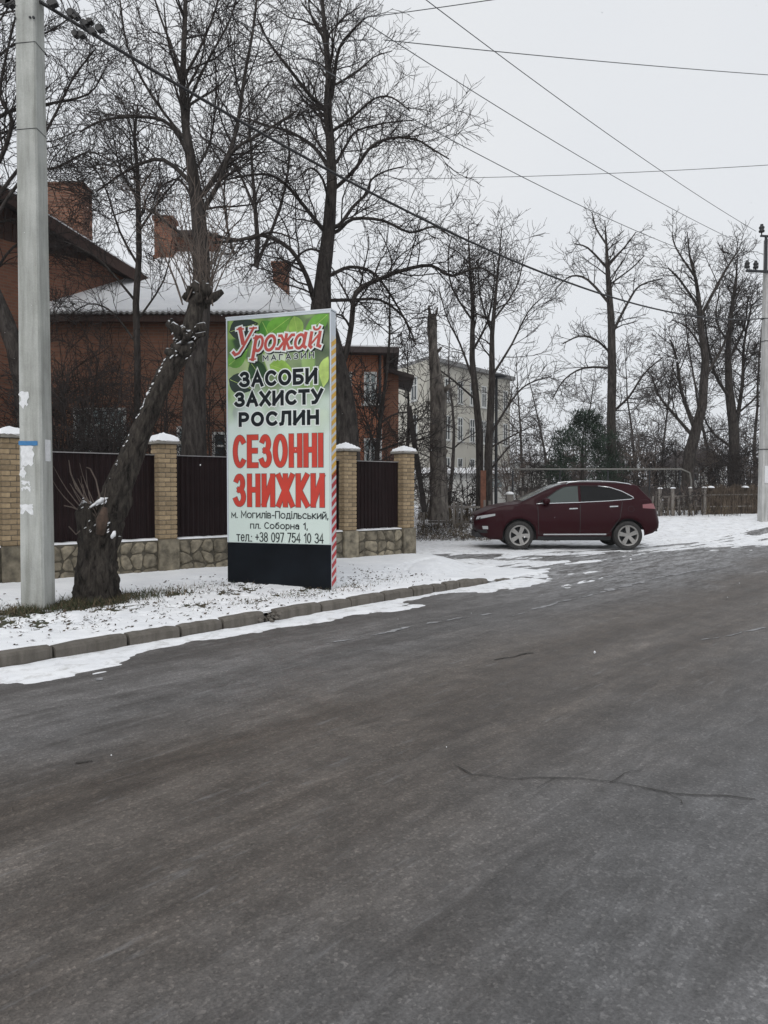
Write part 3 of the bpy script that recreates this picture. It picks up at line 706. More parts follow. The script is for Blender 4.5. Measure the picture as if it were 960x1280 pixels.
def ribbon(pts, wd, z):
    """flat ribbon in (x,z) plane facing -y at depth -z; mitred joints"""
    pts = [np.array(p, float) for p in pts]; q = [pts[0]]
    for p in pts[1:]:
        if np.hypot(*(p - q[-1])) > 1e-6: q.append(p)
    closed = np.hypot(*(q[0] - q[-1])) < 1e-5 and len(q) > 3
    if closed: q = q[:-1]
    n = len(q); V = []; F = []
    for i in range(n):
        a = q[i - 1] if (i or closed) else None; b = q[(i + 1) % n] if (i < n - 1 or closed) else None
        t1 = (q[i] - a) / np.hypot(*(q[i] - a)) if a is not None else None; t2 = (b - q[i]) / np.hypot(*(b - q[i])) if b is not None else None
        if t1 is None: t1 = t2
        if t2 is None: t2 = t1
        n1 = np.array([-t1[1], t1[0]]); n2 = np.array([-t2[1], t2[0]]); m_ = n1 + n2
        L = np.hypot(*m_)
        m_ = n1 if L < .3 else m_ / L * min(2.2, 2 / L)
        c = q[i]
        if not closed and i == 0: c = c - t2 * wd * .5
        if not closed and i == n - 1: c = c + t1 * wd * .5
        V += [(c[0] - m_[0] * wd / 2, -z, c[1] - m_[1] * wd / 2), (c[0] + m_[0] * wd / 2, -z, c[1] + m_[1] * wd / 2)]
    for i in range(n if closed else n - 1):
        j = (i + 1) % n; F.append((2 * i, 2 * j, 2 * j + 1, 2 * i + 1))
    return V, F
def lay(txt, x0, x1, zt, zb, sw, gap=.26):
    """strokes of a line of text fitted to a box (real metres)"""
    k = zt - zb - sw; tot = sum(GL[c][0] for c in txt) + gap * (len(txt) - 1); kx = (x1 - x0 - sw) / tot
    x = x0 + sw / 2; out = []
    for c in txt:
        for st in GL[c][1]: out.append([(x + px * kx, zb + sw / 2 + py * k) for px, py in st])
        x += (GL[c][0] + gap) * kx
    return out
def letters(name, strokes, wd, z, mat, parent, dx=0, dz=0):
    mb = MB()
    for i, st in enumerate(strokes):
        w_ = wd if not isinstance(wd, list) else wd[i]
        mb.add(*ribbon([(p[0] + dx, p[1] + dz) for p in st], w_, z + i * .00006))
    return mb.obj(name, mat, parent, local=True)

# ================================================================== the advertising sign
SW, SH, ST = 1.70, 4.0, 0.175
c0 = G(411, 737, .135); c1 = G(285, 729, .16)
ang = math.atan2(c0[1] - c1[1], c0[0] - c1[0])
sign = thing('advertising_sign', 'tall white box sign with green poster, red sale lettering and black foot panel', 'sign', (c1[0], c1[1], .13), ang)
# local frame: x along the face from its far-left edge, -y out of the face, z up
mb = MB(); mb.box(0, SW, 0.0, ST, 0, SH); mb.obj('cabinet', M['sign_white'], sign, True)
mb = MB(); PZ0, PZ1 = 0.655, 3.965; mb.box(0.022, SW - .020, -.006, -.0005, PZ0, PZ1); poster = mb.obj('poster', M['poster'], sign, True)
mb = MB(); mb.box(0.004, SW - .004, -.012, -.0006, 0.0, 0.65); mb.obj('foot_panel', M['sign_black'], sign, True)
mb = MB(); mb.box(0.0, .018, -.010, -.0004, .655, SH + .004).box(SW - .016, SW + .002, -.010, -.0004, .655, SH + .004).box(.0181, SW - .0161, -.010, -.0004, 3.968, SH + .004)
mb.obj('frame', M['sign_white'], sign, True)
mb = MB(); mb.box(SW - .0195, SW - .0165, -.0105, -.0064, .656, 3.967); mb.obj('seam', M['ink_outline'], sign, True)
mb = MB(); mb.box(-.01, SW + .012, -.014, ST + .012, SH + .0045, SH + .02); mb.obj('top_cap', M['sign_white'], sign, True)
# snow on top
mb = MB(); mb.box(.0, SW, .01, ST, SH + .0205, SH + .03); mb.obj('snow_layer', M['snow_clean'], sign, True)
# printed leaves
lr = random.Random(21)
def leaf(cx, cz, L, W_, a, mat, z):
    V = []; n = 9
    up = [(t, W_ * math.sin(math.pi * t ** .8) * (1 - .25 * t)) for t in [i / n for i in range(n + 1)]]
    ol = [(t * L, y) for t, y in up] + [(t * L, -y) for t, y in up[-2:0:-1]]
    ca, sa = math.cos(a), math.sin(a)
    for px, py in ol:
        x = cx + px * ca - py * sa; zz = cz + px * sa + py * ca
        V.append((min(max(x, .024), SW - .032), -z, min(max(zz, PZ0 + .01), PZ1 - .002)))
    o = mk('printed_leaf', V, [tuple(range(len(V)))], M[mat], poster, True)
    mk('leaf_vein', *ribbon([(min(max(cx + t * L * ca, .03), SW - .04), min(max(cz + t * L * sa, PZ0), PZ1 - .004)) for t in (.05, .5, .92)], .006, z + .0004), M['leaf4'], poster, True)
LV = [(.05, 3.80, .50, .19, .2, 'leaf5'), (.60, 3.93, .42, .17, -1.1, 'leaf1'), (.66, 3.70, .50, .16, .55, 'leaf2'), (1.12, 3.96, .40, .13, -1.35, 'leaf3'), (1.66, 3.95, .52, .14, -2.5, 'leaf2'),
      (.03, 3.30, .42, .15, .6, 'leaf2'), (.04, 3.10, .46, .17, -.4, 'leaf5'), (.40, 3.34, .48, .16, -.9, 'leaf0'),
      (1.66, 3.35, .45, .13, -1.75, 'leaf4'), (.72, 3.28, .45, .14, -.35, 'leaf3')]
for i, q in enumerate(LV): leaf(*q[:5], q[5], .0066 + i * .0001)
Zt = lambda d: SH - d
Xf = lambda f: .012 + f * (SW - .03)
def text(txt, f0, f1, d0, d1, sw, mat, outline=None, om='ink_white', gap=.26):
    st = lay(txt, Xf(f0), Xf(f1), Zt(d0), Zt(d1), sw, gap)
    if outline: letters('letter_outline', st, sw + outline, .0086, M[om], poster)
    letters('lettering', st, sw, .0100, M[mat], poster)
text('ЗАСОБИ', .125, .885, .80, 1.035, .054, 'ink', .032, gap=.36)
text('ЗАХИСТУ', .075, .94, 1.10, 1.325, .054, 'ink', .032, gap=.36)
text('РОСЛИН', .115, .90, 1.40, 1.62, .054, 'ink', .032, gap=.38)
text('МАГАЗИН', .36, .855, .575, .662, .016, 'ink', .014, gap=.55)
text('СЕЗОННІ', .055, .94, 1.74, 2.23, .077, 'ink_red', .012, 'ink_outline', gap=.46)
text('ЗНИЖКИ', .06, .95, 2.32, 2.81, .077, 'ink_red', .012, 'ink_outline', gap=.46)
text('м. Могилів-Подільський,', .035, .985, 2.868, 2.980, .014, 'ink', gap=.22)
text('пл. Соборна 1,', .225, .79, 3.035, 3.135, .014, 'ink', gap=.24)
text('тел.: +38 097 754 10 34', .085, .94, 3.185, 3.330, .015, 'ink', gap=.22)
# slanted serif shop name
SER = [ # (advance, [(stroke, weight)])  unit: cap height 1, x height .62
 (.86, [([(.10, 1), (.36, .40)], 1.5), ([(.78, 1), (.40, .20), (.24, -.06), (.08, -.12), (-.02, -.02)], .9), ([(-.06, 1), (.26, 1)], .55), ([(.60, 1), (.92, 1)], .55), ([(-.05, -.02), (.04, -.10)], 1.1)]),
 (.62, [([(.14, .60), (.14, -.36)], 1.25), ([(.02, .56), (.14, .60)], .6), ([(0, -.36), (.28, -.36)], .5), (arc(.32, .30, .19, .31, 150, -150, 14), 1.0)]),
 (.62, [(arc(.27, .30, .23, .31, 0, 360, 18), 1.05)]),
 (.86, [([(.40, .60), (.40, 0)], 1.1), ([(.06, .58), (.16, .58), (.34, .32), (.14, .02), (.02, .03)], .95), ([(.76, .58), (.66, .58), (.46, .32), (.64, .02), (.78, .03)], .95)]),
 (.66, [(arc(.25, .28, .21, .29, 30, 330, 14), 1.0), ([(.48, .60), (.46, .08), (.56, .02)], 1.15), ([(.44, .58), (.52, .60)], .6)]),
 (.70, [([(.10, .60), (.10, .08), (.18, .01)], 1.15), ([(.10, .06), (.50, .56)], .7), ([(.50, .60), (.50, .06), (.60, .02)], 1.15), (arc(.31, .84, .15, .11, 180, 360, 8), .7)]),
]
st = []; wt = []; x = 0; xs = .105; CAP = .335; tot = sum(a for a, _ in SER); kx = (Xf(.955) - Xf(.075) - .05) / tot
for adv, q in SER:
    for pl, wg in q:
        st.append([(Xf(.085) + (x + px) * kx + .20 * (py - .2) * CAP, Zt(.505) + py * CAP) for px, py in pl]); wt.append(.043 * wg)
    x += adv
letters('letter_shadow', st, [q + .046 for q in wt], .0088, M['ink'], poster, .016, -.018)
letters('letter_outline', st, [q + .046 for q in wt], .0105, M['ink_white'], poster)
letters('lettering', st, wt, .0122, M['ink_rose'], poster)
# hazard stripes on the narrow side
def stripe_strip(z0, z1, pitch, mat):
    z = z0
    while z < z1:
        a, h = .085, pitch * .58
        V = [(SW + .0035, .004, z), (SW + .0035, ST - .004, z + a), (SW + .0035, ST - .004, z + a + h), (SW + .0035, .004, z + h)]
        mk('stripe', V, [(0, 1, 2, 3)], M[mat], sign, True); z += pitch
mb = MB(); mb.box(SW + .0005, SW + .003, .002, ST - .002, 0.0, 3.66); mb.obj('stripe_backing', M['plate'], sign, True)
stripe_strip(.04, 1.60, .128, 'red'); stripe_strip(1.60, 3.52, .125, 'yellow')

# ================================================================== near concrete pole
pb = G(48, 762, .145)
pole = thing('concrete_pole', 'thick square concrete utility pole with torn paper notices beside the leaning trunk', 'pole', (pb[0], pb[1], .10), R(-4))
def pole_mesh(w0, w1, h, ch=.16, n=14, jitter=.002, seed=1):
    r = random.Random(seed); V = []; F = []
    for i in range(n + 1):
        t = i / n; a = (w0 + (w1 - w0) * t) / 2; c = a * (1 - ch)
        for (x, y) in ((-c, -a), (c, -a), (a, -c), (a, c), (c, a), (-c, a), (-a, c), (-a, -c)): V.append((x + r.uniform(-jitter, jitter), y + r.uniform(-jitter, jitter), h * t))
    for i in range(n):
        for j in range(8): F.append((i * 8 + j, i * 8 + (j + 1) % 8, (i + 1) * 8 + (j + 1) % 8, (i + 1) * 8 + j))
    F.append(tuple(n * 8 + j for j in range(8))); return V, F
PH = 10.4; PW0, PW1 = .292, .215
mk('shaft', *pole_mesh(PW0, PW1, PH), M['concrete'], pole, True)
def pw(z): return (PW0 + (PW1 - PW0) * z / PH) / 2
def notice(x0, x1, z0, z1, mat, seed, torn=True, side=False, off=.004):
    r = random.Random(seed); ol = []
    n = 5
    jit = .018 if torn else .002
    for i in range(n + 1): ol.append((x0 + (x1 - x0) * i / n, z1 + r.uniform(-jit, jit) * .5))
    for i in range(1, n): ol.append((x1 + r.uniform(-jit, jit), z1 + (z0 - z1) * i / n))
    for i in range(n + 1): ol.append((x1 + (x0 - x1) * i / n, z0 + r.uniform(-jit, jit) * 2))
    for i in range(1, n): ol.append((x0 + r.uniform(-jit, jit), z0 + (z1 - z0) * i / n))
    if side: V = [(pw(z) + off, -x, z) for x, z in ol]
    else: V = [(x, -pw(z) - off, z) for x, z in ol]
    me = MB(); m = len(V)
    me.add(V, [tuple(range(m))]); return me.obj('paper_notice', M[mat], pole, True)
def zp(py): return P(48, py, pb[1] - .1)[2] - .10
notice(-.115, -.01, zp(508), zp(490), 'paper', 1); notice(-.135, .095, zp(557), zp(551.5), 'blue', 2, False, off=.006)
notice(-.115, .045, zp(583), zp(557.5), 'paper', 3); notice(-.07, .06, zp(576), zp(549), 'paper', 4, False, True)
notice(-.115, -.06, zp(596), zp(584), 'paper', 5); notice(-.105, -.01, zp(606), zp(601), 'paper', 6); notice(-.125, .035, zp(640), zp(630), 'paper', 7)
notice(-.10, .0, zp(612), zp(608), 'paper', 9)
mb = MB()
for z in (zp(25),):
    for x in (-.12, .06, .10): mb.box(x, x + .02, -pw(z) - .02, -pw(z) + .01, z, z + .02)
mb.obj('bolt', M['steel_dark'], pole, True)
for zz in (zp(55), zp(163)):
    a = pw(zz) + .003; mb = MB()
    mb.tube([(-a, -a, zz), (a, -a, zz + .01), (a, a, zz), (-a, a, zz - .01), (-a, -a, zz)], .004, 5); mb.obj('steel_band', M['steel_dark'], pole, True)
# cross arm with insulators above the picture's edge
mb = MB(); mb.beam((-.75, -.16, 9.9), (.75, -.16, 9.9), .07, .07); arm = mb.obj('cross_arm', M['steel_dark'], pole, True)
ins_prof = [(.012, 0), (.012, .06), (.05, .07), (.055, .10), (.035, .12), (.05, .14), (.05, .17), (.03, .19), (.028, .22), (0.0, .225)]
for x in (-.68, -.3, .3, .68):
    MB().lathe(ins_prof, 12, 'z', (x, -.16, 9.93)).obj('insulator', M['black'], arm, True, True)

# ================================================================== brick fence
F_PX = [(-160, 742), (15, 729), (195, 712.5), (318, 703.6), (428, 697), (505, 692)]
FZ = .20
pil = [Vector(G(x, y, FZ)) for x, y in F_PX]
fdir = (pil[5] - pil[1]); fdir.z = 0; fdir.normalize(); fn = Vector((fdir.y, -fdir.x, 0))   # towards the road
o0 = pil[1].copy(); spos = [(p - o0).dot(fdir) for p in pil]
fence = thing('brick_fence', 'fence of yellow brick pillars, brown corrugated sheets and rubble stone base', 'fence', (o0.x, o0.y, FZ), math.atan2(fdir.y, fdir.x))
# local: x along fence, -y towards the road, z up
PWD = .31; ZB, ZT = .56, 2.10; ZTOP = 2.13
brick_me = None
def brick_mesh(lx, ly, lz, seed):
    r = random.Random(seed); b = .008
    mb = MB(); V = []; F = []
    for z, ins in ((0, b), (b, 0), (lz - b, 0), (lz, b)):
        for sx, sy in ((-1, -1), (1, -1), (1, 1), (-1, 1)):
            V.append((sx * (lx / 2 - ins) + r.uniform(-.003, .003), sy * (ly / 2 - ins) + r.uniform(-.003, .003), z + r.uniform(-.001, .001)))
    F.append((3, 2, 1, 0)); F.append((12, 13, 14, 15))
    for k in range(3):
        for j in range(4): F.append((k * 4 + j, k * 4 + (j + 1) % 4, (k + 1) * 4 + (j + 1) % 4, (k + 1) * 4 + j))
    me = bpy.data.meshes.new('brick'); me.from_pydata(V, [], F); me.materials.append(M['brick_y']); return me
BA = [brick_mesh(PWD, PWD / 2 - .005, .068, 30 + k) for k in range(3)]
BL = [brick_mesh(PWD * .62, PWD / 2 - .005, .068, 40 + k) for k in range(2)]; BS = [brick_mesh(PWD * .38 - .010, PWD / 2 - .005, .068, 50 + k) for k in range(2)]
def add_brick(me, x, y, z, rz, parent):
    o = bpy.data.objects.new('brick', me); COL.objects.link(o); o.parent = parent; o.location = (x, y, z); o.rotation_euler = (0, 0, rz); return o
br = random.Random(3)
for i, s in enumerate(spos):
    mb = MB(); mb.box(s - PWD / 2 + .012, s + PWD / 2 - .012, -PWD / 2 + .012, PWD / 2 - .012, -.25, ZTOP); pl = mb.obj('pillar', M['mortar'], fence, True)
    nb = 20; pitch = (ZTOP - ZB) / nb
    for k in range(nb):
        z = ZB + k * pitch; fl = k % 2
        for sg in (-1, 1):
            yy = sg * PWD / 4; q = br.choice((0, 1))
            if fl == 0:   # long + short along x
                add_brick(BL[q], s - PWD / 2 + PWD * .31, yy, z, 0 if sg < 0 else 0, pl); add_brick(BS[q], s + PWD / 2 - (PWD * .38 - .010) / 2, yy, z, 0, pl)
            else:
                add_brick(BS[q], s - PWD / 2 + (PWD * .38 - .010) / 2, yy, z, 0, pl); add_brick(BL[q], s + PWD / 2 - PWD * .31, yy, z, 0, pl)
    # plinth of the pillar
    V = []; r = random.Random(60 + i)
    mb = MB(); a = PWD / 2 + .02
    mb.box(s - a, s + a, -a - .015, a, -.25, ZB - .012); mb.obj('plinth', M['stone'], pl, True)
    # concrete cap + snow
    a = PWD / 2 + .055
    mb = MB(); mb.add([(s - a, -a, ZTOP), (s + a, -a, ZTOP), (s + a, a, ZTOP), (s - a, a, ZTOP), (s - a, -a, ZTOP + .05), (s + a, -a, ZTOP + .05), (s + a, a, ZTOP + .05), (s - a, a, ZTOP + .05), (s, 0, ZTOP + .13)],
                      [(3, 2, 1, 0), (0, 1, 5, 4), (1, 2, 6, 5), (2, 3, 7, 6), (3, 0, 4, 7), (4, 5, 8), (5, 6, 8), (6, 7, 8), (7, 4, 8)])
    mb.obj('cap', M['cap_concrete'], pl, True)
    n = 11; V = []; Fc = []; hs_ = r.random()
    for ix in range(n):
        for iy in range(n):
            u, v = ix / (n - 1) * 2 - 1, iy / (n - 1) * 2 - 1; m_ = max(abs(u), abs(v))
            hh = .05 + .08 * (1 - m_) + (.035 + .03 * hs_) * (1 - m_ ** 4) ** .5 * (.75 + .5 * float(fbm(u * 1.6 + i * 9, v * 1.6, 2))) + r.uniform(-.006, .006)
            if m_ > .99: hh = .042 + r.uniform(-.012, .012)
            V.append((s + u * (a + .004), v * (a + .004), ZTOP + hh))
    for ix in range(n - 1):
        for iy in range(n - 1): Fc.append((ix * n + iy, (ix + 1) * n + iy, (ix + 1) * n + iy + 1, ix * n + iy + 1))
    mk('snow_cap', V, Fc, M['snow_clean'], pl, True, True)
# panels and base walls between pillars
for i in range(len(spos) - 1):
    a, b = spos[i] + PWD / 2 + .005, spos[i + 1] - PWD / 2 - .005
    # corrugated sheet (trapezoid ribs)
    pts = []; x = a; per = .095
    while x < b - per:
        pts += [(x, .0), (x + .040, .0), (x + .052, -.016), (x + .083, -.016)]; x += per
    pts += [(x, 0), (b, 0)]
    V = []; Fp = []
    for (px, py) in pts: V += [(px, py + .02, ZB + .015), (px, py + .02, ZT - .16)]
    for k in range(len(pts) - 1): Fp.append((2 * k, 2 * k + 2, 2 * k + 3, 2 * k + 1))
    pn = mk('sheet_panel', V, Fp, M['fence_metal'], fence, True)
    mb = MB(); mb.box(a, b, -.012, .045, ZT - .1595, ZT - .145); mb.obj('top_rail', M['rail_metal'], pn, True)
    mb = MB(); mb.box(a, b, .04, .06, ZB + .2, ZB + .24).box(a, b, .04, .06, ZT - .4, ZT - .36); mb.obj('back_rail', M['fence_metal'], pn, True)
    # base wall core and stones
    a, b = spos[i] + PWD / 2 + .022, spos[i + 1] - PWD / 2 - .022
    mb = MB(); mb.box(a, b, -.13, .13, -.3, ZB - .02); bw = mb.obj('base_wall', M['stone_mortar'], fence, True)
    # snow strip on the ledge
    V = []; Fp = []; n = int((b - a) / .08) + 1; r = random.Random(90 + i)
    for k in range(n + 1):
        x = a + (b - a) * k / n; z0 = ZB - .0195; hh = .018 + r.uniform(-.006, .008)
        V += [(x, -.138 + r.uniform(-.008, .008), z0), (x, -.115, z0 + hh), (x, .004, z0 + hh + .01), (x, .01, z0)]
    for k in range(n):
        for j in range(3): Fp.append((4 * k + j, 4 * k + 4 + j, 4 * k + 5 + j, 4 * k + 1 + j))
    mk('ledge_snow', V, Fp, M['snow_clean'], bw, True, True)
    # stones: jittered grid
    nx = max(2, int((b - a) / .22)); rows = [-.06, .12, .31, ZB - .035]
    gridp = {}
    for jx in range(nx + 1):
        for jz in range(len(rows)):
            jx_ = 0 if jx in (0, nx) else r.uniform(-.075, .075); jz_ = 0 if jz in (0, len(rows) - 1) else r.uniform(-.06, .06)
            gridp[jx, jz] = (a + .005 + (b - a - .01) * jx / nx + jx_, rows[jz] + jz_)
    for jx in range(nx):
        for jz in range(len(rows) - 1):
            q = [gridp[jx, jz], gridp[jx + 1, jz], gridp[jx + 1, jz + 1], gridp[jx, jz + 1]]
            cx_, cz_ = sum(p[0] for p in q) / 4, sum(p[1] for p in q) / 4
            ol = []
            for k in range(4):      # cut corners
                p, nx_, pr = q[k], q[(k + 1) % 4], q[k - 1]
                c = r.uniform(.12, .3); ol.append((p[0] + (pr[0] - p[0]) * c, p[1] + (pr[1] - p[1]) * c)); c = r.uniform(.12, .3); ol.append((p[0] + (nx_[0] - p[0]) * c, p[1] + (nx_[1] - p[1]) * c))
            m = len(ol); V = []
            for k_, yy in ((.93, -.128), (.90, -.142), (.66, -.150 - r.uniform(0, .022))):
                V += [(cx_ + (p[0] - cx_) * k_, yy, cz_ + (p[1] - cz_) * k_) for p in ol]
            Fs = [(k, (k + 1) % m, m + (k + 1) % m, m + k) for k in range(m)] + [(m + k, m + (k + 1) % m, 2 * m + (k + 1) % m, 2 * m + k) for k in range(m)] + [tuple(2 * m + k for k in range(m))]
            mk('stone', V, Fs, M['stone'], bw, True)

# ================================================================== car
CARX, CARY, SCL = 2.38, 20.85, 1.02
car = thing('parked_car', 'dark burgundy sport utility vehicle standing on the snowy junction', 'car', (CARX, CARY, Hxy(4.9, 20.6) - .006 + .004), R(-1.5))
car.scale = (SCL, SCL, SCL)
ti = lambda x, t: float(np.interp(x, [a for a, _ in t], [b for _, b in t]))
ZTt = [(0, .83), (.06, .90), (.16, .955), (.39, 1.03), (.75, 1.11), (1.15, 1.165), (1.6, 1.15), (2.66, 1.19), (3.95, 1.27), (4.4, 1.285), (4.62, 1.24), (4.73, 1.10)]
ZBt = [(0, .36), (.3, .26), (.75, .25), (1.5, .265), (3.4, .28), (4.3, .36), (4.65, .43), (4.73, .48)]
WWt = [(0, .60), (.04, .68), (.12, .77), (.25, .83), (.5, .885), (1.0, .93), (2.4, .94), (3.9, .94), (4.3, .91), (4.55, .85), (4.68, .77), (4.73, .66)]
PRt = [(.25, .955), (.33, .985), (.5, .985), (.62, 1.0), (.8, 1.0), (.92, .985), (1.0, .975), (1.1, .945), (1.2, .92), (1.3, .90)]
FOt = [(.25, .26), (.36, .17), (.5, .05), (.62, 0), (.75, .015), (.85, .06), (.95, .14), (1.1, .2)]
ROt = [(.3, -.16), (.45, -.10), (.55, -.01), (.72, 0), (.85, -.04), (1.0, -.06), (1.2, -.14), (1.35, -.2)]
RW, RA = .365, .425; WX = (1.14, 3.88); HALF = .80
def car_x(x, z):
    return x + ti(z, FOt) * max(0, 1 - x / .55) ** 1.3 + ti(z, ROt) * max(0, 1 - (4.73 - x) / .5) ** 1.2
def car_y(x, z): return ti(x, WWt) * ti(z, PRt)
xs_ = sorted(set([0, .015, .04, .08, .12, .18, .25, .33, .42] + [round(.5 + .1 * i, 3) for i in range(42)] + [4.62, 4.66, 4.70, 4.72, 4.73]
             + [round(c + RA * math.sin(R(a)), 4) for c in WX for a in range(-90, 91, 12)] + [c + sg * (RA + .001) for c in WX for sg in (-1, 1)]))
FR = [0, .05, .12, .22, .34, .46, .58, .70, .80, .88, .94, .98, 1]
def zb_at(x):
    z = ti(x, ZBt)
    for c in WX:
        if abs(x - c) <= RA + 1e-6: z = max(z, RW + math.sqrt(max(0, RA ** 2 - (x - c) ** 2)))
    return z
V = []; Fc = []; m = 2 * len(FR) + 5
for x in xs_:
    zb, zt = zb_at(x), ti(x, ZTt); sec = []
    for f in FR:
        z = zb + (zt - zb) * f; y = car_y(x, z) - (.035 if f == 0 else .012 if f == .05 else 0) - (.012 if f == 1 else .004 if f == .98 else 0); sec.append((car_x(x, z), -y, z))
    wt_ = sec[-1][1]; cr_ = .045 if x < 4.5 else .02
    tops = [(car_x(x, zt), wt_ * .955, zt + .012), (car_x(x, zt), wt_ * .7, zt + .02 + cr_ * .45), (car_x(x, zt), 0, zt + .02 + cr_ * .7)]
    full = sec + tops[:2] + [tops[2]] + [(a, -b, c) for a, b, c in tops[:2][::-1]] + [(a, -b, c) for a, b, c in sec[::-1]]
    V += full
m = len(full)
for i in range(len(xs_) - 1):
    for j in range(m - 1): Fc.append((i * m + j, (i + 1) * m + j, (i + 1) * m + j + 1, i * m + j + 1))
Fc.append(tuple(range(m))); Fc.append(tuple((len(xs_) - 1) * m + j for j in range(m))[::-1])
body = mk('body', V, Fc, M['paint'], car, True, True)
# cabin
ZRt = [(1.10, 1.17), (1.3, 1.255), (1.6, 1.40), (1.9, 1.535), (2.15, 1.63), (2.32, 1.675), (2.5, 1.70), (2.8, 1.715), (3.2, 1.71), (3.56, 1.705), (3.9, 1.685), (4.1, 1.655), (4.17, 1.63), (4.2, 1.585), (4.35, 1.43), (4.5, 1.29), (4.56, 1.23)]
def ys_(z): return .868 - .31 * (z - 1.15) - .25 * max(0, z - 1.5) ** 1.3
def cab_sec(x):
    zr = ti(x, ZRt); zl = 1.08; k = 1 - .10 * max(0, (1.5 - x)) - .35 * max(0, x - 4.15) ** 1.2
    zs = [zl] + [zl + (zr - .045 - zl) * f for f in (.25, .5, .75, .92, 1)] if zr - .045 > zl else [zl] * 6
    side = [(x, -ys_(z) * k, z) for z in zs]
    ye = -ys_(max(zl, zr - .045)) * k
    top = [(x, ye * .975, max(zl, zr - .02)), (x, ye * .92, zr), (x, ye * .7, zr + .018), (x, ye * .35, zr + .028), (x, 0, zr + .03)]
    return side + top
cx_list = [q / 100 for q in range(110, 457, 6)] + [4.17, 4.2]; cx_list = sorted(set(cx_list)); V = []; Fc = []
for x in cx_list:
    h_ = cab_sec(x); V += h_ + [(a, -b, c) for a, b, c in h_[:-1][::-1]]
m = 2 * len(h_) - 1
for i in range(len(cx_list) - 1):
    for j in range(m - 1): Fc.append((i * m + j, (i + 1) * m + j, (i + 1) * m + j + 1, i * m + j + 1))
Fc.append(tuple(range(m))); Fc.append(tuple((len(cx_list) - 1) * m + j for j in range(m))[::-1])
mk('cabin', V, Fc, M['paint'], car, True, True)
def cab_top(x, f):   # point on the top surface, f -1..1 across
    h_ = cab_sec(x)[-5:]; ye = h_[0][1]; y = abs(f) * abs(h_[1][1]); ysr = [abs(p[1]) for p in h_][::-1]; zsr = [p[2] for p in h_][::-1]
    return (x, math.copysign(y, f), float(np.interp(y, ysr, zsr)))
def top_patch(name, xa, xb, fa, fb, mat, off, n=12, taper=0):
    V = []; Fp = []; k = 10
    for i in range(n + 1):
        x = xa + (xb - xa) * i / n; fw = fa + (fb - fa) * i / n
        for j in range(k + 1):
            p = cab_top(x, fw * (2 * j / k - 1)); V.append((p[0] - (off[0]), p[1], p[2] + off[1]))
    for i in range(n):
        for j in range(k): Fp.append((i * (k + 1) + j, i * (k + 1) + j + 1, (i + 1) * (k + 1) + j + 1, (i + 1) * (k + 1) + j))
    return mk(name, V, Fp, M[mat], car, True, True)
top_patch('windscreen', 1.22, 2.26, .97, .93, 'car_glass_clear', (.004, .008))
top_patch('rear_window', 4.215, 4.47, .84, .92, 'car_glass', (-.004, .006), 6)
top_patch('sunroof', 2.42, 3.0, .6, .6, 'car_glass', (0, .005), 6)
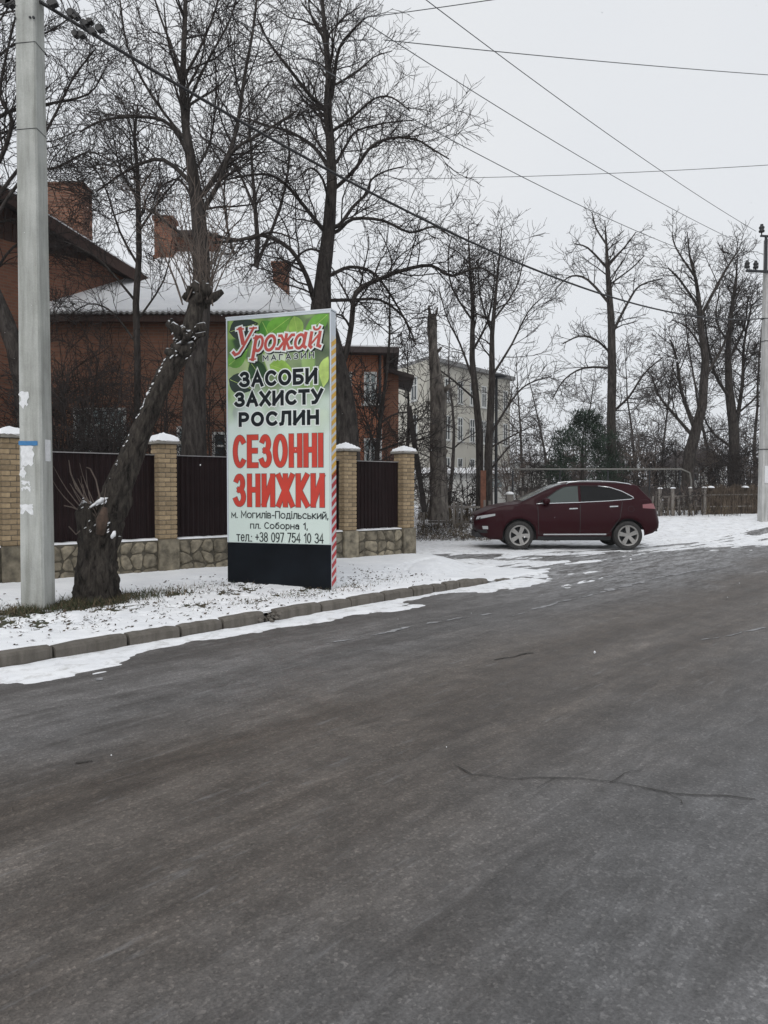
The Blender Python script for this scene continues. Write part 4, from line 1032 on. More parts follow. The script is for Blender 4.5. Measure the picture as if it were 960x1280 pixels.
# side windows: (x, z) outlines
WINF = [(1.66, 1.185), (2.10, 1.49), (2.28, 1.585), (2.42, 1.608), (2.635, 1.618), (2.635, 1.215), (1.9, 1.19)]
WINR = [(2.70, 1.218), (2.70, 1.618), (3.15, 1.608), (3.42, 1.575), (3.72, 1.475), (3.98, 1.345), (4.02, 1.315), (3.96, 1.295), (3.4, 1.252)]
for sgn in (-1, 1):
    for nm, W_, mt in (('front_side_window', WINF, 'car_glass_clear'), ('rear_side_window', WINR, 'car_glass')):
        # dense strip so that the pane follows the tumblehome
        bm = bmesh.new(); vs = [bm.verts.new((x, 0, z)) for x, z in W_]; bm.faces.new(vs)
        for z in [1.25 + .05 * k for k in range(8)]:
            bmesh.ops.bisect_plane(bm, geom=bm.verts[:] + bm.edges[:] + bm.faces[:], plane_co=(0, 0, z), plane_no=(0, 0, 1))
        for v in bm.verts:
            k = 1 - .10 * max(0, (1.5 - v.co.x)) - .35 * max(0, v.co.x - 4.15) ** 1.2
            v.co.y = sgn * (ys_(v.co.z) * k + .006)
        me = bpy.data.meshes.new(nm); bm.to_mesh(me); bm.free(); mkm(nm, me, M[mt], car, True)
    def on_side(x, z, off): return (x, sgn * (ys_(z) + off), z)
    tr = [(1.56, 1.165), (1.66, 1.175), (1.9, 1.178), (2.64, 1.203), (3.4, 1.24), (3.96, 1.283), (4.04, 1.31), (4.01, 1.345), (3.74, 1.49), (3.44, 1.59), (3.15, 1.622)]
    MB().tube([on_side(x, z, .008) for x, z in tr], .014, 6).obj('chrome_trim', M['chrome'], car, True, True)
    MB().tube([on_side(x, z, .003) for x, z in [(1.58, 1.18), (1.85, 1.335), (2.10, 1.505), (2.28, 1.60), (2.42, 1.625), (3.15, 1.628)]], .009, 6).obj('window_seal', M['black'], car, True, True)
    # roof rail
    rl = [(2.35, 1.66), (2.42, 1.715), (2.7, 1.745), (3.2, 1.745), (3.6, 1.725), (3.95, 1.675), (4.02, 1.635)]
    MB().tube([(x, sgn * (ys_(1.6) - .045), z) for x, z in rl], .017, 6).obj('roof_rail', M['chrome'], car, True, True)
    # mirror
    bm = bmesh.new(); bmesh.ops.create_uvsphere(bm, u_segments=14, v_segments=8, radius=1)
    for v in bm.verts: v.co = Vector((1.78 + v.co.x * .085 + (.03 if v.co.x > 0 else 0), sgn * (1.0 + v.co.y * .115), 1.235 + v.co.z * .082))
    me = bpy.data.meshes.new('mirror'); bm.to_mesh(me); bm.free(); me.polygons.foreach_set('use_smooth', [True] * len(me.polygons)); mir = mkm('mirror', me, M['paint'], car, True)
    MB().beam((1.80, sgn * .86, 1.17), (1.80, sgn * .95, 1.19), .08, .04).obj('mirror_stalk', M['black'], mir, True)
    # seams
    def seam(pts, wd=.008):
        V = []; Fp = []
        for i, (x, z) in enumerate(pts):
            y = sgn * (car_y(x, z) + .0025); a = pts[max(0, i - 1)]; b = pts[min(len(pts) - 1, i + 1)]; d = Vector((b[0] - a[0], b[1] - a[1])).normalized()
            V += [(x - d.y * wd, y, z + d.x * wd), (x + d.y * wd, y, z - d.x * wd)]
            if i: Fp.append((2 * i - 2, 2 * i - 1, 2 * i + 1, 2 * i) if sgn > 0 else (2 * i - 2, 2 * i, 2 * i + 1, 2 * i - 1))
        mk('door_seam', V, Fp, M['black'], car, True)
    L_ = lambda a, b, n=14: [(a[0] + (b[0] - a[0]) * k / n, a[1] + (b[1] - a[1]) * k / n) for k in range(n + 1)]
    seam(L_((1.62, .40), (1.60, 1.10))); seam(L_((2.66, .40), (2.67, 1.16))); seam(L_((3.42, .46), (3.62, .75), 6) + L_((3.66, .80), (3.74, 1.22), 8)); seam(L_((1.62, .40), (3.42, .42), 20), .004)
    # handles
    for hx, hz in ((2.50, 1.045), (3.52, 1.10)):
        y = sgn * (car_y(hx, hz) + .012); MB().beam((hx - .11, y, hz), (hx + .10, y, hz + .008), .025, .032).obj('door_handle', M['chrome'], car, True)
    # fuel flap seam
    if sgn < 0: seam([(3.95 + .08 * math.cos(R(a)), 1.04 + .075 * math.sin(R(a))) for a in range(0, 361, 30)], .003)
    # sill trim
    V = []; Fp = []
    for k in range(13):
        x = 1.74 + 1.58 * k / 12; y0 = sgn * (car_y(x, .37) + .012); V += [(x, y0, .375 + .006 * k / 12), (x, y0, .408 + .010 * k / 12)]
        if k: Fp.append((2 * k - 2, 2 * k, 2 * k + 1, 2 * k - 1))
    mk('sill_trim', V, Fp, M['chrome'], car, True)
    V = []; Fp = []
    for k in range(15):
        x = 1.60 + 1.84 * k / 14; y0 = sgn * (car_y(x, .3) + .004); V += [(x, y0 - sgn * .03, .25), (x, y0, .345)]
        if k: Fp.append((2 * k - 2, 2 * k, 2 * k + 1, 2 * k - 1))
    mk('sill', V, Fp, M['black'], car, True)
    # headlamp and fog lamp, tail lamp wrapped on the body skin
    def patch(name, xa, xb, zlo, zhi, mat, off=.006, n=8, k=4):
        V = []; Fp = []
        for i in range(n + 1):
            x = xa + (xb - xa) * i / n; z0, z1 = zlo(i / n), zhi(i / n)
            for j in range(k + 1):
                z = z0 + (z1 - z0) * j / k; xx = car_x(x, z); ox = off * max(0, 1 - x / .5) if x < 2 else -off * max(0, 1 - (4.73 - x) / .5)
                V.append((xx - ox, sgn * (car_y(x, z) + off), z))
        for i in range(n):
            for j in range(k): Fp.append((i * (k + 1) + j, (i + 1) * (k + 1) + j, (i + 1) * (k + 1) + j + 1, i * (k + 1) + j + 1))
        return mk(name, V, Fp, M[mat], car, True, True)
    patch('headlight', .035, .52, lambda t: .765 + .10 * t, lambda t: .845 + .10 * t - .03 * t * t, 'lamp_clear')
    patch('headlight_bezel', .03, .34, lambda t: .735 + .09 * t, lambda t: .80 + .07 * t, 'black', .004)
    patch('fog_lamp', .20, .34, lambda t: .52, lambda t: .60, 'lamp_clear', .008, 4)
    patch('lower_intake', .03, .30, lambda t: .42, lambda t: .50, 'black', .004)
    patch('tail_light', 4.25, 4.66, lambda t: 1.06 - .02 * t, lambda t: 1.155 + .03 * t, 'lamp_red', .008)
# grille, badge and number plate on the nose
V = []; Fp = []
for i in range(9):
    z = .58 + .28 * i / 8; hw = .40 + .12 * (i / 8)
    for j in range(9):
        y = hw * (2 * j / 8 - 1); V.append((car_x(0, z) - .012 + .10 * (abs(y) / .6) ** 3, y, z))
for i in range(8):
    for j in range(8): Fp.append((i * 9 + j, i * 9 + j + 1, (i + 1) * 9 + j + 1, (i + 1) * 9 + j))
grl = mk('grille', V, Fp, M['black'], car, True)
for i in range(4):
    z = .64 + .06 * i; MB().tube([(car_x(0, z) - .018 + .10 * (abs(y) / .6) ** 3, y, z) for y in (-.44, -.2, 0, .2, .44)], .010, 6).obj('grille_bar', M['chrome'], grl, True)
MB().tube([(car_x(0, .87) - .01 + .10 * (abs(y) / .6) ** 3, y, .872) for y in (-.54, -.3, 0, .3, .54)], .014, 6).obj('grille_bar', M['chrome'], grl, True)
mb = MB()
for a in range(16):
    t0, t1 = R(a * 22.5), R(a * 22.5 + 22.5); mb.beam((car_x(0, .74) - .03, .075 * math.cos(t0), .75 + .055 * math.sin(t0)), (car_x(0, .74) - .03, .075 * math.cos(t1), .75 + .055 * math.sin(t1)), .014, .014)
mb.obj('badge', M['chrome'], car, True)
MB().box(-.02, -.008, -.26, .26, .50, .61).obj('number_plate', M['plate'], car, True)
MB().box(.05, .3, -.62, .62, .30, .44).obj('bumper_intake', M['black'], car, True)
# underbody and wheel-arch liners
mb = MB(); mb.box(.75, 4.3, -.60, .60, .22, .6)
for c in WX: mb.box(c - .43, c + .43, -.62, .62, .6, .86)
mb.obj('underbody', M['black'], car, True)
# spoiler
V = [(4.02, -.60, 1.675), (4.02, .60, 1.675), (4.27, .56, 1.622), (4.27, -.56, 1.622), (4.02, -.60, 1.62), (4.02, .60, 1.62), (4.27, .56, 1.595), (4.27, -.56, 1.595)]
mk('spoiler', V, [(0, 1, 2, 3), (7, 6, 5, 4), (0, 3, 7, 4), (3, 2, 6, 7), (2, 1, 5, 6), (1, 0, 4, 5)], M['paint'], car, True)
MB().box(4.55, 4.69, -.66, .66, .46, .56).obj('rear_bumper_insert', M['black'], car, True)
# wheels
tyre_prof = [(.25, -.105), (.29, -.118), (.335, -.115), (.358, -.095), (RW, -.06), (RW, .06), (.358, .095), (.335, .115), (.29, .118), (.225, .105)]
mb = MB(); mb.lathe(tyre_prof, 40, 'y'); tyre_me = mk('tyre', mb.V, mb.F, M['tyre'], None, smooth=True).data
bpy.data.objects.remove(bpy.data.objects['tyre'])
mb = MB(); mb.lathe([(.272, .04), (.272, -.10), (.258, -.112), (.226, -.106), (.214, -.05), (.21, .02)], 40, 'y')
for k in range(5):
    a = R(90 + 72 * k)
    for da in (-.16, .16):
        p0 = (.03 * math.cos(a + da * 3), -.088, .03 * math.sin(a + da * 3)); p1 = (.235 * math.cos(a + da * .8), -.100, .235 * math.sin(a + da * .8)); mb.beam(p0, p1, .050, .05, (0, 1, 0))
    p0 = (0, -.082, 0); p1 = (.16 * math.cos(a), -.090, .16 * math.sin(a)); mb.beam(p0, p1, .075, .04, (0, 1, 0))
mb.lathe([(0.0, -.10), (.035, -.10), (.045, -.09), (.05, -.05)], 20, 'y')
rim_me = bpy.data.meshes.new('rim'); rim_me.from_pydata(mb.V, [], mb.F); rim_me.materials.append(M['rim'])
mb = MB(); mb.lathe([(0, .0), (.235, .0)], 28, 'y').lathe([(0, -.03), (.13, -.03), (.14, 0)], 24, 'y')
disc_me = bpy.data.meshes.new('brake_disc'); disc_me.from_pydata(mb.V, [], mb.F); disc_me.materials.append(M['steel_dark'])
for c in WX:
    for sgn in (-1, 1):
        wh = bpy.data.objects.new('wheel', tyre_me); COL.objects.link(wh); wh.parent = car; wh.location = (c, sgn * HALF, RW); wh.rotation_euler = (0, 0.3 * c, 0 if sgn < 0 else math.pi)
        for nm, me in (('rim', rim_me), ('brake_disc', disc_me)):
            o = bpy.data.objects.new(nm, me); COL.objects.link(o); o.parent = wh

# ================================================================== far concrete pole
FD = 27.0; fx = (954.5 - 480) / 960 * FD; fz = Hxy(fx, FD)
fpole = thing('concrete_pole', 'distant concrete utility pole with steel cross arm and insulators on the snow', 'pole', (fx, FD, fz - .05), R(8))
FH = P(954, 300, FD)[2] - fz + .05
mk('shaft', *pole_mesh(.30, .19, FH, .16, 10, .002, 3), M['concrete2'], fpole, True)
za = P(940, 341, FD)[2] - fz + .05; ztop = P(949, 297, FD)[2] - fz + .05
mb = MB(); mb.beam((-.88, -.13, za), (.88, -.13, za), .075, .075); arm = mb.obj('cross_arm', M['steel_dark'], fpole, True)
for x in (-.84, -.52, .52, .84): MB().lathe([(r * 1.7, h * 1.7) for r, h in ins_prof], 12, 'z', (x, -.13, za - .02)).obj('insulator', M['black'], arm, True, True)
mb = MB(); mb.beam((-.15, -.135, za - .05), (-.15, -.135, ztop), .07, .07).beam((-.36, -.135, ztop), (.10, -.135, ztop), .06, .06); br_ = mb.obj('top_bracket', M['steel_dark'], fpole, True)
for x in (-.32, .05): MB().lathe([(r * 1.8, h * 1.8) for r, h in ins_prof], 12, 'z', (x, -.135, ztop)).obj('insulator', M['black'], br_, True, True)
for py in (397, 425, 560):
    z = P(954, py, FD)[2] - fz; a = .30 / 2 - (.055) * z / FH + .006
    MB().tube([(-a, -a, z), (a, -a, z), (a, a, z), (-a, a, z), (-a, -a, z)], .014, 5).obj('steel_band', M['steel_dark'], fpole, True)
mb = MB(); a = .165; zz = P(954, 570, FD)[2] - fz
mb.box(-a * .5, a * .6, -a, -a + .02, zz - .9, zz - .3); mb.obj('paper_notice', M['paper'], fpole, True)

# ================================================================== overhead wires
def wire(name, a, b, sag, r, mat, label, n=26, cat='wire', group='overhead wires'):
    a, b = Vector(a), Vector(b); pts = []
    for i in range(n + 1):
        t = i / n; p = a.lerp(b, t); p.z -= sag * 4 * t * (1 - t); pts.append(tuple(p))
    o = MB().tube(pts, r, 5).obj(name, M[mat], None, False, True)
    return tag(o, label, cat, group)
px_, py_ = pb[0], pb[1]
up1 = P(945, 289, FD); up2 = P(950, 289, FD); ar1 = P(923, 336, FD); ar2 = P(934, 336, FD)
# left ends: at the near pole's arm, which stands above the picture
wire('power_line', (px_ + .68, py_ - .1, 10.25), up1, .30, .0085, 'wire', 'topmost bare wire running down to the highest insulators of the distant pole')
wire('power_line', (px_ - .30, py_ - .1, 9.75), P(930, 306, FD), .35, .0085, 'wire', 'second bare wire below the topmost, ending above the distant cross arm')
wire('power_line', (px_ + .3, py_ + .1, 8.35), ar1, .45, .0085, 'wire', 'third bare wire passing behind the chestnut crown to the cross arm')
wire('power_cable', (px_ + .12, py_ - .02, P(62, 3, py_)[2]), P(955, 398, FD), 1.12, .022, 'cable', 'thick black insulated cable sagging from the near pole across the trees', 34)
wire('power_line', P(480, 50, 16), P(1010, 97, 22), .05, .010, 'wire', 'wire slanting gently down to the right across the upper sky')
wire('power_line', P(440, 224, 26), P(1010, 203, 24), .12, .010, 'wire', 'nearly level thin wire crossing the sky at mid height')
wire('power_line', P(440, 24, 15), P(660, -7, 13), .01, .008, 'wire', 'short wire rising out of the top of the picture')
wire('power_line', P(-40, 58, 12), P(470, 49, 16), .12, .006, 'wire', 'thin wire behind the near pole crossing the twigs')
wire('power_line', P(270, 209, 17), P(450, 219, 24), .05, .010, 'wire', 'pale thin wire crossing behind the tall chestnut trunk')
wire('power_line', P(-30, 65, 9.0), P(220, -20, 20), .02, .005, 'cable', 'thin dark wire rising behind the near pole top')
# bundle of clamps and loops at the near pole
bnd = thing('cable_clamps', 'cluster of black cable clamps and looping leads next to the near pole top', 'clamp', P(75, 8, py_))
rb = random.Random(2)
for (x, y, w_) in ((66, 4, .055), (90, 17, .05), (96, 21, .04), (106, 30, .045), (113, 27, .03), (116, 40, .04), (125, 36, .045), (95, 43, .04), (102, 44, .04), (8, 2, .06), (14, 5, .05)):
    c = P(x, y, py_ - .02); mb = MB(); d = .6
    mb.prism([(c[0] - w_ * 1.1, c[2] - w_ * .2), (c[0] - w_ * .3, c[2] - w_ * .9), (c[0] + w_ * 1.1, c[2] - w_ * .3), (c[0] + w_ * .9, c[2] + w_ * .5), (c[0] - w_ * .2, c[2] + w_ * .9), (c[0] - w_ * .9, c[2] + w_ * .6)], c[1] - .04, c[1] + .04, 'y')
    mb.obj('clamp', M['black'], bnd)
for pl in ([(75, -6), (80, 10), (90, 30), (96, 43)], [(85, -8), (97, 5), (100, 15), (96, 20)], [(82, -5), (90, 12), (104, 30), (118, 48), (119, 55), (112, 52), (106, 44)], [(96, 45), (108, 54), (118, 57), (129, 58), (130, 50), (118, 40)],
           [(120, 42), (132, 55), (142, 57), (144, 50), (126, 37)], [(118, 20), (124, 28), (128, 32), (134, 40)], [(-8, 10), (2, 6), (14, 4), (22, 8)], [(0, 14), (6, 8), (18, 0)]):
    pts = [P(x, y, py_ - .05 - .02 * i) for i, (x, y) in enumerate(pl)]
    MB().tube(pts, .006, 5).obj('lead', M['cable'], bnd)

# ================================================================== bare trees
def vn(v):
    l = math.sqrt(v[0] ** 2 + v[1] ** 2 + v[2] ** 2) or 1; return (v[0] / l, v[1] / l, v[2] / l)
class Tree:
    def __init__(s, seed, rmin=.005, curl=.25, trop=.06, dens=1.0, maxlev=4):
        s.r = random.Random(seed); s.rmin = rmin; s.curl = curl; s.trop = trop; s.dens = dens; s.maxlev = maxlev; s.out = []; s.big = []
    def perp(s, d):
        a = s.r.gauss(0, 1), s.r.gauss(0, 1), s.r.gauss(0, 1); k = a[0] * d[0] + a[1] * d[1] + a[2] * d[2]
        return vn((a[0] - k * d[0], a[1] - k * d[1], a[2] - k * d[2]))
    def grow(s, p, d, L, r0, lev):
        n = 5 if lev <= 2 else 4 if lev == 3 else 3; pts = [p]; g = s.r.gauss; st = L / n; cu = s.curl * (.75, .6, .5, .5)[min(lev, 4) - 1]; bx_, by_, bz_ = g(0, cu * .5), g(0, cu * .5), abs(g(0, cu * .4))
        for i in range(n):
            d = vn((d[0] + g(0, cu) * .6 + bx_, d[1] + g(0, cu) * .6 + by_, d[2] + g(0, cu) * .6 + (bz_ if i > n * .4 else -bz_ * .6) + s.trop * (1 if i > n * .4 else -.2))); p = (p[0] + d[0] * st, p[1] + d[1] * st, p[2] + d[2] * st); pts.append(p)
        r1 = max(s.rmin * .7, r0 * .4); rad = [max(s.rmin * .7, r0 + (r1 - r0) * i / n) for i in range(n + 1)]
        (s.big if r0 > .03 else s.out).append((pts, rad))
        s.kids(pts, rad, L, lev)
    def kids(s, pts, rad, L, lev, t0=.15, per=None):
        if lev >= s.maxlev: return
        dens = per if per is not None else (0, 3.8, 5.2, 4.2, 9)[lev] * s.dens
        k = max(2, int(round(L * dens + s.r.random() * .8))) if lev < 3 else max(1, int(round(L * dens + s.r.random() - .3)))
        k = min(k, 26); n = len(pts) - 1; u = s.r.uniform
        for j in range(k):
            t = t0 + (1 - t0) * (j + u(.1, .9)) / k; f = t * n; i = min(n - 1, int(f)); f -= i; a, b = pts[i], pts[i + 1]
            p = (a[0] + (b[0] - a[0]) * f, a[1] + (b[1] - a[1]) * f, a[2] + (b[2] - a[2]) * f); d = vn((b[0] - a[0], b[1] - a[1], b[2] - a[2]))
            q = s.perp(d); an = R(u(30, 62)); c, sn = math.cos(an), math.sin(an)
            d2 = vn((d[0] * c + q[0] * sn, d[1] * c + q[1] * sn, d[2] * c + q[2] * sn + .10))
            rr = rad[i] + (rad[i + 1] - rad[i]) * f
            l2 = (min(L * .5, 1.6) if lev == 1 else L * .62) * u(.55, 1.15) * (1.15 - .45 * t)
            l2 = max(l2, .22 if lev > 2 else .35)
            s.grow(p, d2, l2, min(max(rr * .48, s.rmin), .032 if lev == 1 else .013 if lev == 2 else .007), lev + 1)
    def limb(s, pts, r0, r1, per=None, t0=.2):
        # smooth + resample
        pts = [np.array(p, float) for p in pts]; out = []
        for i in range(len(pts) - 1):
            p0 = pts[max(0, i - 1)]; p1 = pts[i]; p2 = pts[i + 1]; p3 = pts[min(len(pts) - 1, i + 2)]
            for k in range(3):
                t = k / 3; out.append(tuple(.5 * ((2 * p1) + (-p0 + p2) * t + (2 * p0 - 5 * p1 + 4 * p2 - p3) * t * t + (-p0 + 3 * p1 - 3 * p2 + p3) * t ** 3)))
        out.append(tuple(pts[-1])); n = len(out) - 1; L = sum(math.dist(out[i], out[i + 1]) for i in range(n))
        rad = [r0 + (r1 - r0) * (i / n) ** .8 for i in range(n + 1)]
        s.kids(out, rad, L, 1, t0, per); return out, rad
def tube_obj(name, items, sides, mat, parent, smooth=True):
    V, Fq = tube_np([np.array(a) for a, _ in items], [np.array(b) for _, b in items], sides)
    return mkm(name, mesh_np(name, V, Fq, smooth), mat, parent)
def rough_trunk(name, pts, rad, mat, parent, n=14, amp=.08, flare=.5, seed=0, ridges=5, sub=4, fine=0.0):
    """trunk with uneven, fluted section"""
    r = random.Random(seed); ph = [r.uniform(0, 6.28) for _ in range(6)]
    pts = [np.array(p, float) for p in pts]; den = []; dr = []
    for i in range(len(pts) - 1):
        for k in range(sub): t = k / sub; den.append(pts[i] * (1 - t) + pts[i + 1] * t); dr.append(rad[i] * (1 - t) + rad[i + 1] * t)
    den.append(pts[-1]); dr.append(rad[-1]); V = []; Fq = []; L = len(den)
    for i, (p, q) in enumerate(zip(den, dr)):
        d = vn(tuple(den[min(L - 1, i + 1)] - den[max(0, i - 1)])); a = np.cross(d, (0.02, 1, 0.05)); a /= np.linalg.norm(a); b = np.cross(d, a)
        fl = 1 + flare * max(0, 1 - i * 4 / sub / 5) ** 2
        for k in range(n):
            th = 2 * math.pi * k / n
            m_ = 1 + amp * math.sin(ridges * th + ph[0] + i * .52 / sub) + amp * .7 * math.sin(3 * th + ph[1] - i * .8 / sub) + r.uniform(-amp, amp) * .5
            if fine: m_ += fine * (abs(fbm(th * 3.2 + seed, i * .16 + 2 * math.sin(th), 3) - .5) * 4 - .6)
            m_ *= 1 + (fl - 1) * (1 + .5 * math.sin(4 * th + ph[2]))
            V.append(tuple(p + q * m_ * (math.cos(th) * a + math.sin(th) * b)))
    for i in range(L - 1):
        for k in range(n): Fq.append((i * n + k, (i + 1) * n + k, (i + 1) * n + (k + 1) % n, i * n + (k + 1) % n))
    Fq.append(tuple((L - 1) * n + k for k in range(n))[::-1])
    return mk(name, V, Fq, mat, parent, False, True)
def finish(root, t, mt='twig', mbk='bark'):
    if t.big: tag(tube_obj('branches', t.big, 5, M[mbk], root), kind='stuff')
    if t.out: tag(tube_obj('crown', t.out, 3, M[mt], root, False), kind='stuff')

def guided(name, label, base_px, D, trunk, widths, limbs, seed, rmin=.005, group=None, bark='bark', dens=1.0, curl=.25, top=True, trop=.06, topper=None, gz=None, mt='twig'):
    """trunk: [(px,py)] bottom to top; limbs: [([(px,py)..], w0px, w1px, depth drift)]"""
    bz = Hxy(P(base_px[0], base_px[1], D)[0], D) if gz is None else gz
    bx = P(base_px[0], base_px[1], D)[0]
    root = thing(name, label, 'tree', (bx, D, bz), 0, group)
    t = Tree(seed, rmin, curl, trop, dens); k = D / FPX
    tp = [(bx, D, bz - .1)] + [P(x, y, D) for x, y in trunk]; wd = [widths[0]] + list(widths)
    rough_trunk('trunk', tp, [w_ * k / 2 for w_ in wd], M[bark], root, 12, .06, .35, seed)
    # twigs from the upper trunk
    up = tp[len(tp) // 2:]; ur = [w_ * k / 2 for w_ in wd[len(tp) // 2:]]
    Lu = sum(math.dist(up[i], up[i + 1]) for i in range(len(up) - 1)); t.kids(up, ur, Lu, 1, .1, topper if topper else 3.5 * dens)
    for q in limbs:
        pl, w0, w1, dr = q; L = len(pl)
        pts = [P(x, y, D + dr * (i / (L - 1)) ** .8) for i, (x, y) in enumerate(pl)]
        best = None; f0 = Vector(pts[0]) - Vector((0, 0, w0 * k * .6))
        for a_, b_ in zip(tp[:-1], tp[1:]):
            a_, b_ = Vector(a_), Vector(b_); dd_ = b_ - a_; tt_ = max(0, min(1, (f0 - a_).dot(dd_) / dd_.length_squared)); c_ = a_ + dd_ * tt_
            if best is None or (c_ - f0).length < best[0]: best = ((c_ - f0).length, c_)
        if best[0] > .06: pts = [tuple(best[1])] + pts
        out, rad = t.limb(pts, w0 * k / 2, max(w1 * k / 2, rmin * 1.5))
        tube_obj('limb', [(out, rad)], 7, M[bark], root)
    finish(root, t, mt, bark); return root

Z2 = lambda pts: [(280 + x / 2.667, y / 2.667) for x, y in pts]
# tall chestnut behind the sign
guided('bare_tree', 'tall spreading bare tree with curved limbs standing behind the sign', (432, 600), 18.2,
       [(430, 580), (424, 500), (408, 420), (401, 395), (404, 345), (411, 290), (415, 230), (413, 180), (409, 140), (411, 90), (406, 40), (402, -10), (398, -60)],
       [44, 40, 33, 27, 19, 16, 13, 11, 10, 7, 6, 4, 2],
       [(Z2([(300, 1000), (275, 920), (220, 830), (130, 785), (60, 800), (-40, 810)]), 8, 3, -1.2), (Z2([(330, 765), (270, 690), (200, 610), (130, 580), (0, 600)]), 7, 2, -1.5),
        (Z2([(350, 560), (300, 490), (220, 440), (150, 420), (60, 390)]), 6, 2, 1.4), (Z2([(345, 370), (290, 320), (210, 220), (150, 140), (110, 60)]), 6, 2, -1.0),
        (Z2([(350, 350), (345, 250), (335, 150), (310, 80), (260, 10)]), 6, 2, .8), (Z2([(360, 320), (375, 200), (390, 150), (420, 110), (470, 60)]), 6, 2, -1.2),
        (Z2([(375, 280), (450, 235), (500, 190), (560, 170)]), 4, 1.2, 1.2), (Z2([(365, 435), (430, 390), (500, 330), (560, 325), (620, 370)]), 5, 1.5, -.8),
        (Z2([(375, 540), (410, 480), (445, 435), (540, 410), (640, 400)]), 5, 1.5, 1.6), (Z2([(380, 620), (440, 560), (490, 490), (560, 460), (640, 465), (700, 500), (750, 530)]), 6, 1.5, -1.4),
        (Z2([(385, 750), (430, 690), (480, 640), (490, 600), (540, 570), (600, 555)]), 6, 1.5, 1.0), (Z2([(380, 770), (430, 730), (530, 735), (620, 775), (700, 755), (750, 785)]), 6, 1.5, -1.8),
        (Z2([(360, 915), (420, 890), (490, 905), (540, 960), (600, 1060), (620, 1110)]), 6, 2, 1.5), (Z2([(400, 1200), (425, 1080), (440, 975), (520, 930), (600, 900), (690, 885), (760, 920), (850, 890), (910, 930)]), 9, 2, -1.0),
        (Z2([(430, 1000), (520, 1000), (600, 1060), (640, 1150)]), 5, 2, .8), (Z2([(355, 700), (330, 600), (290, 560), (250, 590)]), 4, 1.5, -1.6), (Z2([(340, 850), (290, 830), (240, 860), (200, 940)]), 4, 1.5, 1.7),
        (Z2([(360, 480), (330, 420), (300, 300), (260, 230)]), 4, 1.5, 1.8)],
       31, .0056, dens=1.1, curl=.34)
# upright tree behind the leaning trunk
guided('bare_tree', 'tall dark bare tree rising behind the leaning stump near the concrete pole', (243, 600), 15.2,
       [(243, 570), (243, 480), (250, 400), (252, 330), (248, 270), (240, 210), (232, 160), (228, 110), (230, 60), (232, 0), (236, -50)],
       [31, 27, 24, 21, 18, 14, 10, 8, 6, 5, 3],
       [([(252, 265), (272, 232), (290, 190), (330, 165), (372, 138)], 9, 2, -.8), ([(256, 240), (285, 195), (298, 150), (305, 100), (316, 40), (322, -10)], 8, 3, .8),
        ([(241, 205), (215, 158), (180, 146), (130, 150), (100, 165)], 6, 2, -1.0), ([(245, 235), (205, 200), (165, 210), (120, 240)], 7, 2, 1.2), ([(230, 105), (215, 60), (200, 20), (188, -20)], 4, 2, .8),
        ([(231, 95), (250, 60), (270, 10), (275, -20)], 4, 2, -.8), ([(231, 140), (255, 85), (285, 30), (295, 0)], 4, 2, 1.0), ([(236, 180), (190, 120), (160, 60), (150, 0)], 4, 2, -.7),
        ([(250, 290), (300, 300), (340, 290), (370, 300)], 5, 1.5, -1.2), ([(250, 310), (210, 280), (180, 260), (140, 270)], 4, 1.5, -1.4), ([(246, 260), (225, 225), (200, 235), (190, 260)], 4, 1.5, 1.6), ([(242, 215), (262, 180), (270, 120), (268, 60)], 4, 1.5, 1.4)],
       32, .0055, dens=1.15)
# tree at the picture's edge behind the near pole
guided('bare_tree', 'bare tree at the edge behind the concrete pole with drooping twigs', (38, 600), 17,
       [(38, 560), (30, 480), (20, 435), (5, 395), (-15, 350), (-30, 260), (-35, 160), (-30, 60), (-25, -40)], [26, 24, 22, 20, 18, 15, 12, 8, 4],
       [([(-30, 240), (0, 200), (15, 150), (0, 120), (10, 60), (25, 0)], 7, 2, -.8), ([(-35, 170), (10, 140), (60, 130), (110, 118), (130, 90)], 6, 1.5, 1.0), ([(-30, 280), (20, 215), (60, 160), (90, 100), (120, 60)], 6, 2, .5),
        ([(-22, 300), (30, 220), (70, 210), (110, 190), (135, 200)], 5, 1.5, -1.0), ([(-28, 100), (10, 60), (60, 40), (90, 20)], 5, 1.5, .8), ([(-10, 360), (0, 330), (30, 300), (90, 290)], 5, 1.5, 1.4)],
       33, .006, dens=1.1)
guided('bare_tree', 'slender bare tree growing close to the brick house wall', (170, 600), 18.0, [(171, 560), (172, 450), (170, 380), (174, 320), (173, 250), (172, 215), (168, 170), (172, 130)], [9, 8, 8, 7, 6, 5, 4, 2],
       [([(172, 330), (150, 290), (130, 230), (110, 200)], 3.5, 1.5, .6), ([(173, 290), (200, 250), (225, 220), (240, 200)], 3.5, 1.5, -.6), ([(172, 380), (130, 330), (100, 310), (75, 300)], 3.5, 1.5, -.6), ([(172, 400), (205, 350), (215, 300)], 3, 1.2, .6),
        ([(172, 250), (150, 210), (140, 160)], 3, 1.2, .6), ([(171, 430), (140, 390), (110, 380), (80, 400)], 3, 1.2, .8)], 34, .006, dens=1.3)
guided('bare_tree', 'thin twin stemmed bare tree seen between the two tall bare trees', (320, 600), 24.0, [(322, 540), (325, 450), (318, 380), (322, 300), (316, 220), (312, 160), (310, 100)], [11, 10, 8, 6, 4, 2.5, .7],
       [([(320, 380), (290, 310), (280, 240), (290, 180)], 5, 1.5, .8), ([(321, 330), (350, 260), (362, 190), (350, 130)], 5, 1.5, -.8), ([(318, 260), (290, 200), (250, 170)], 4, 1.5, .8)], 35, .008, dens=.9)
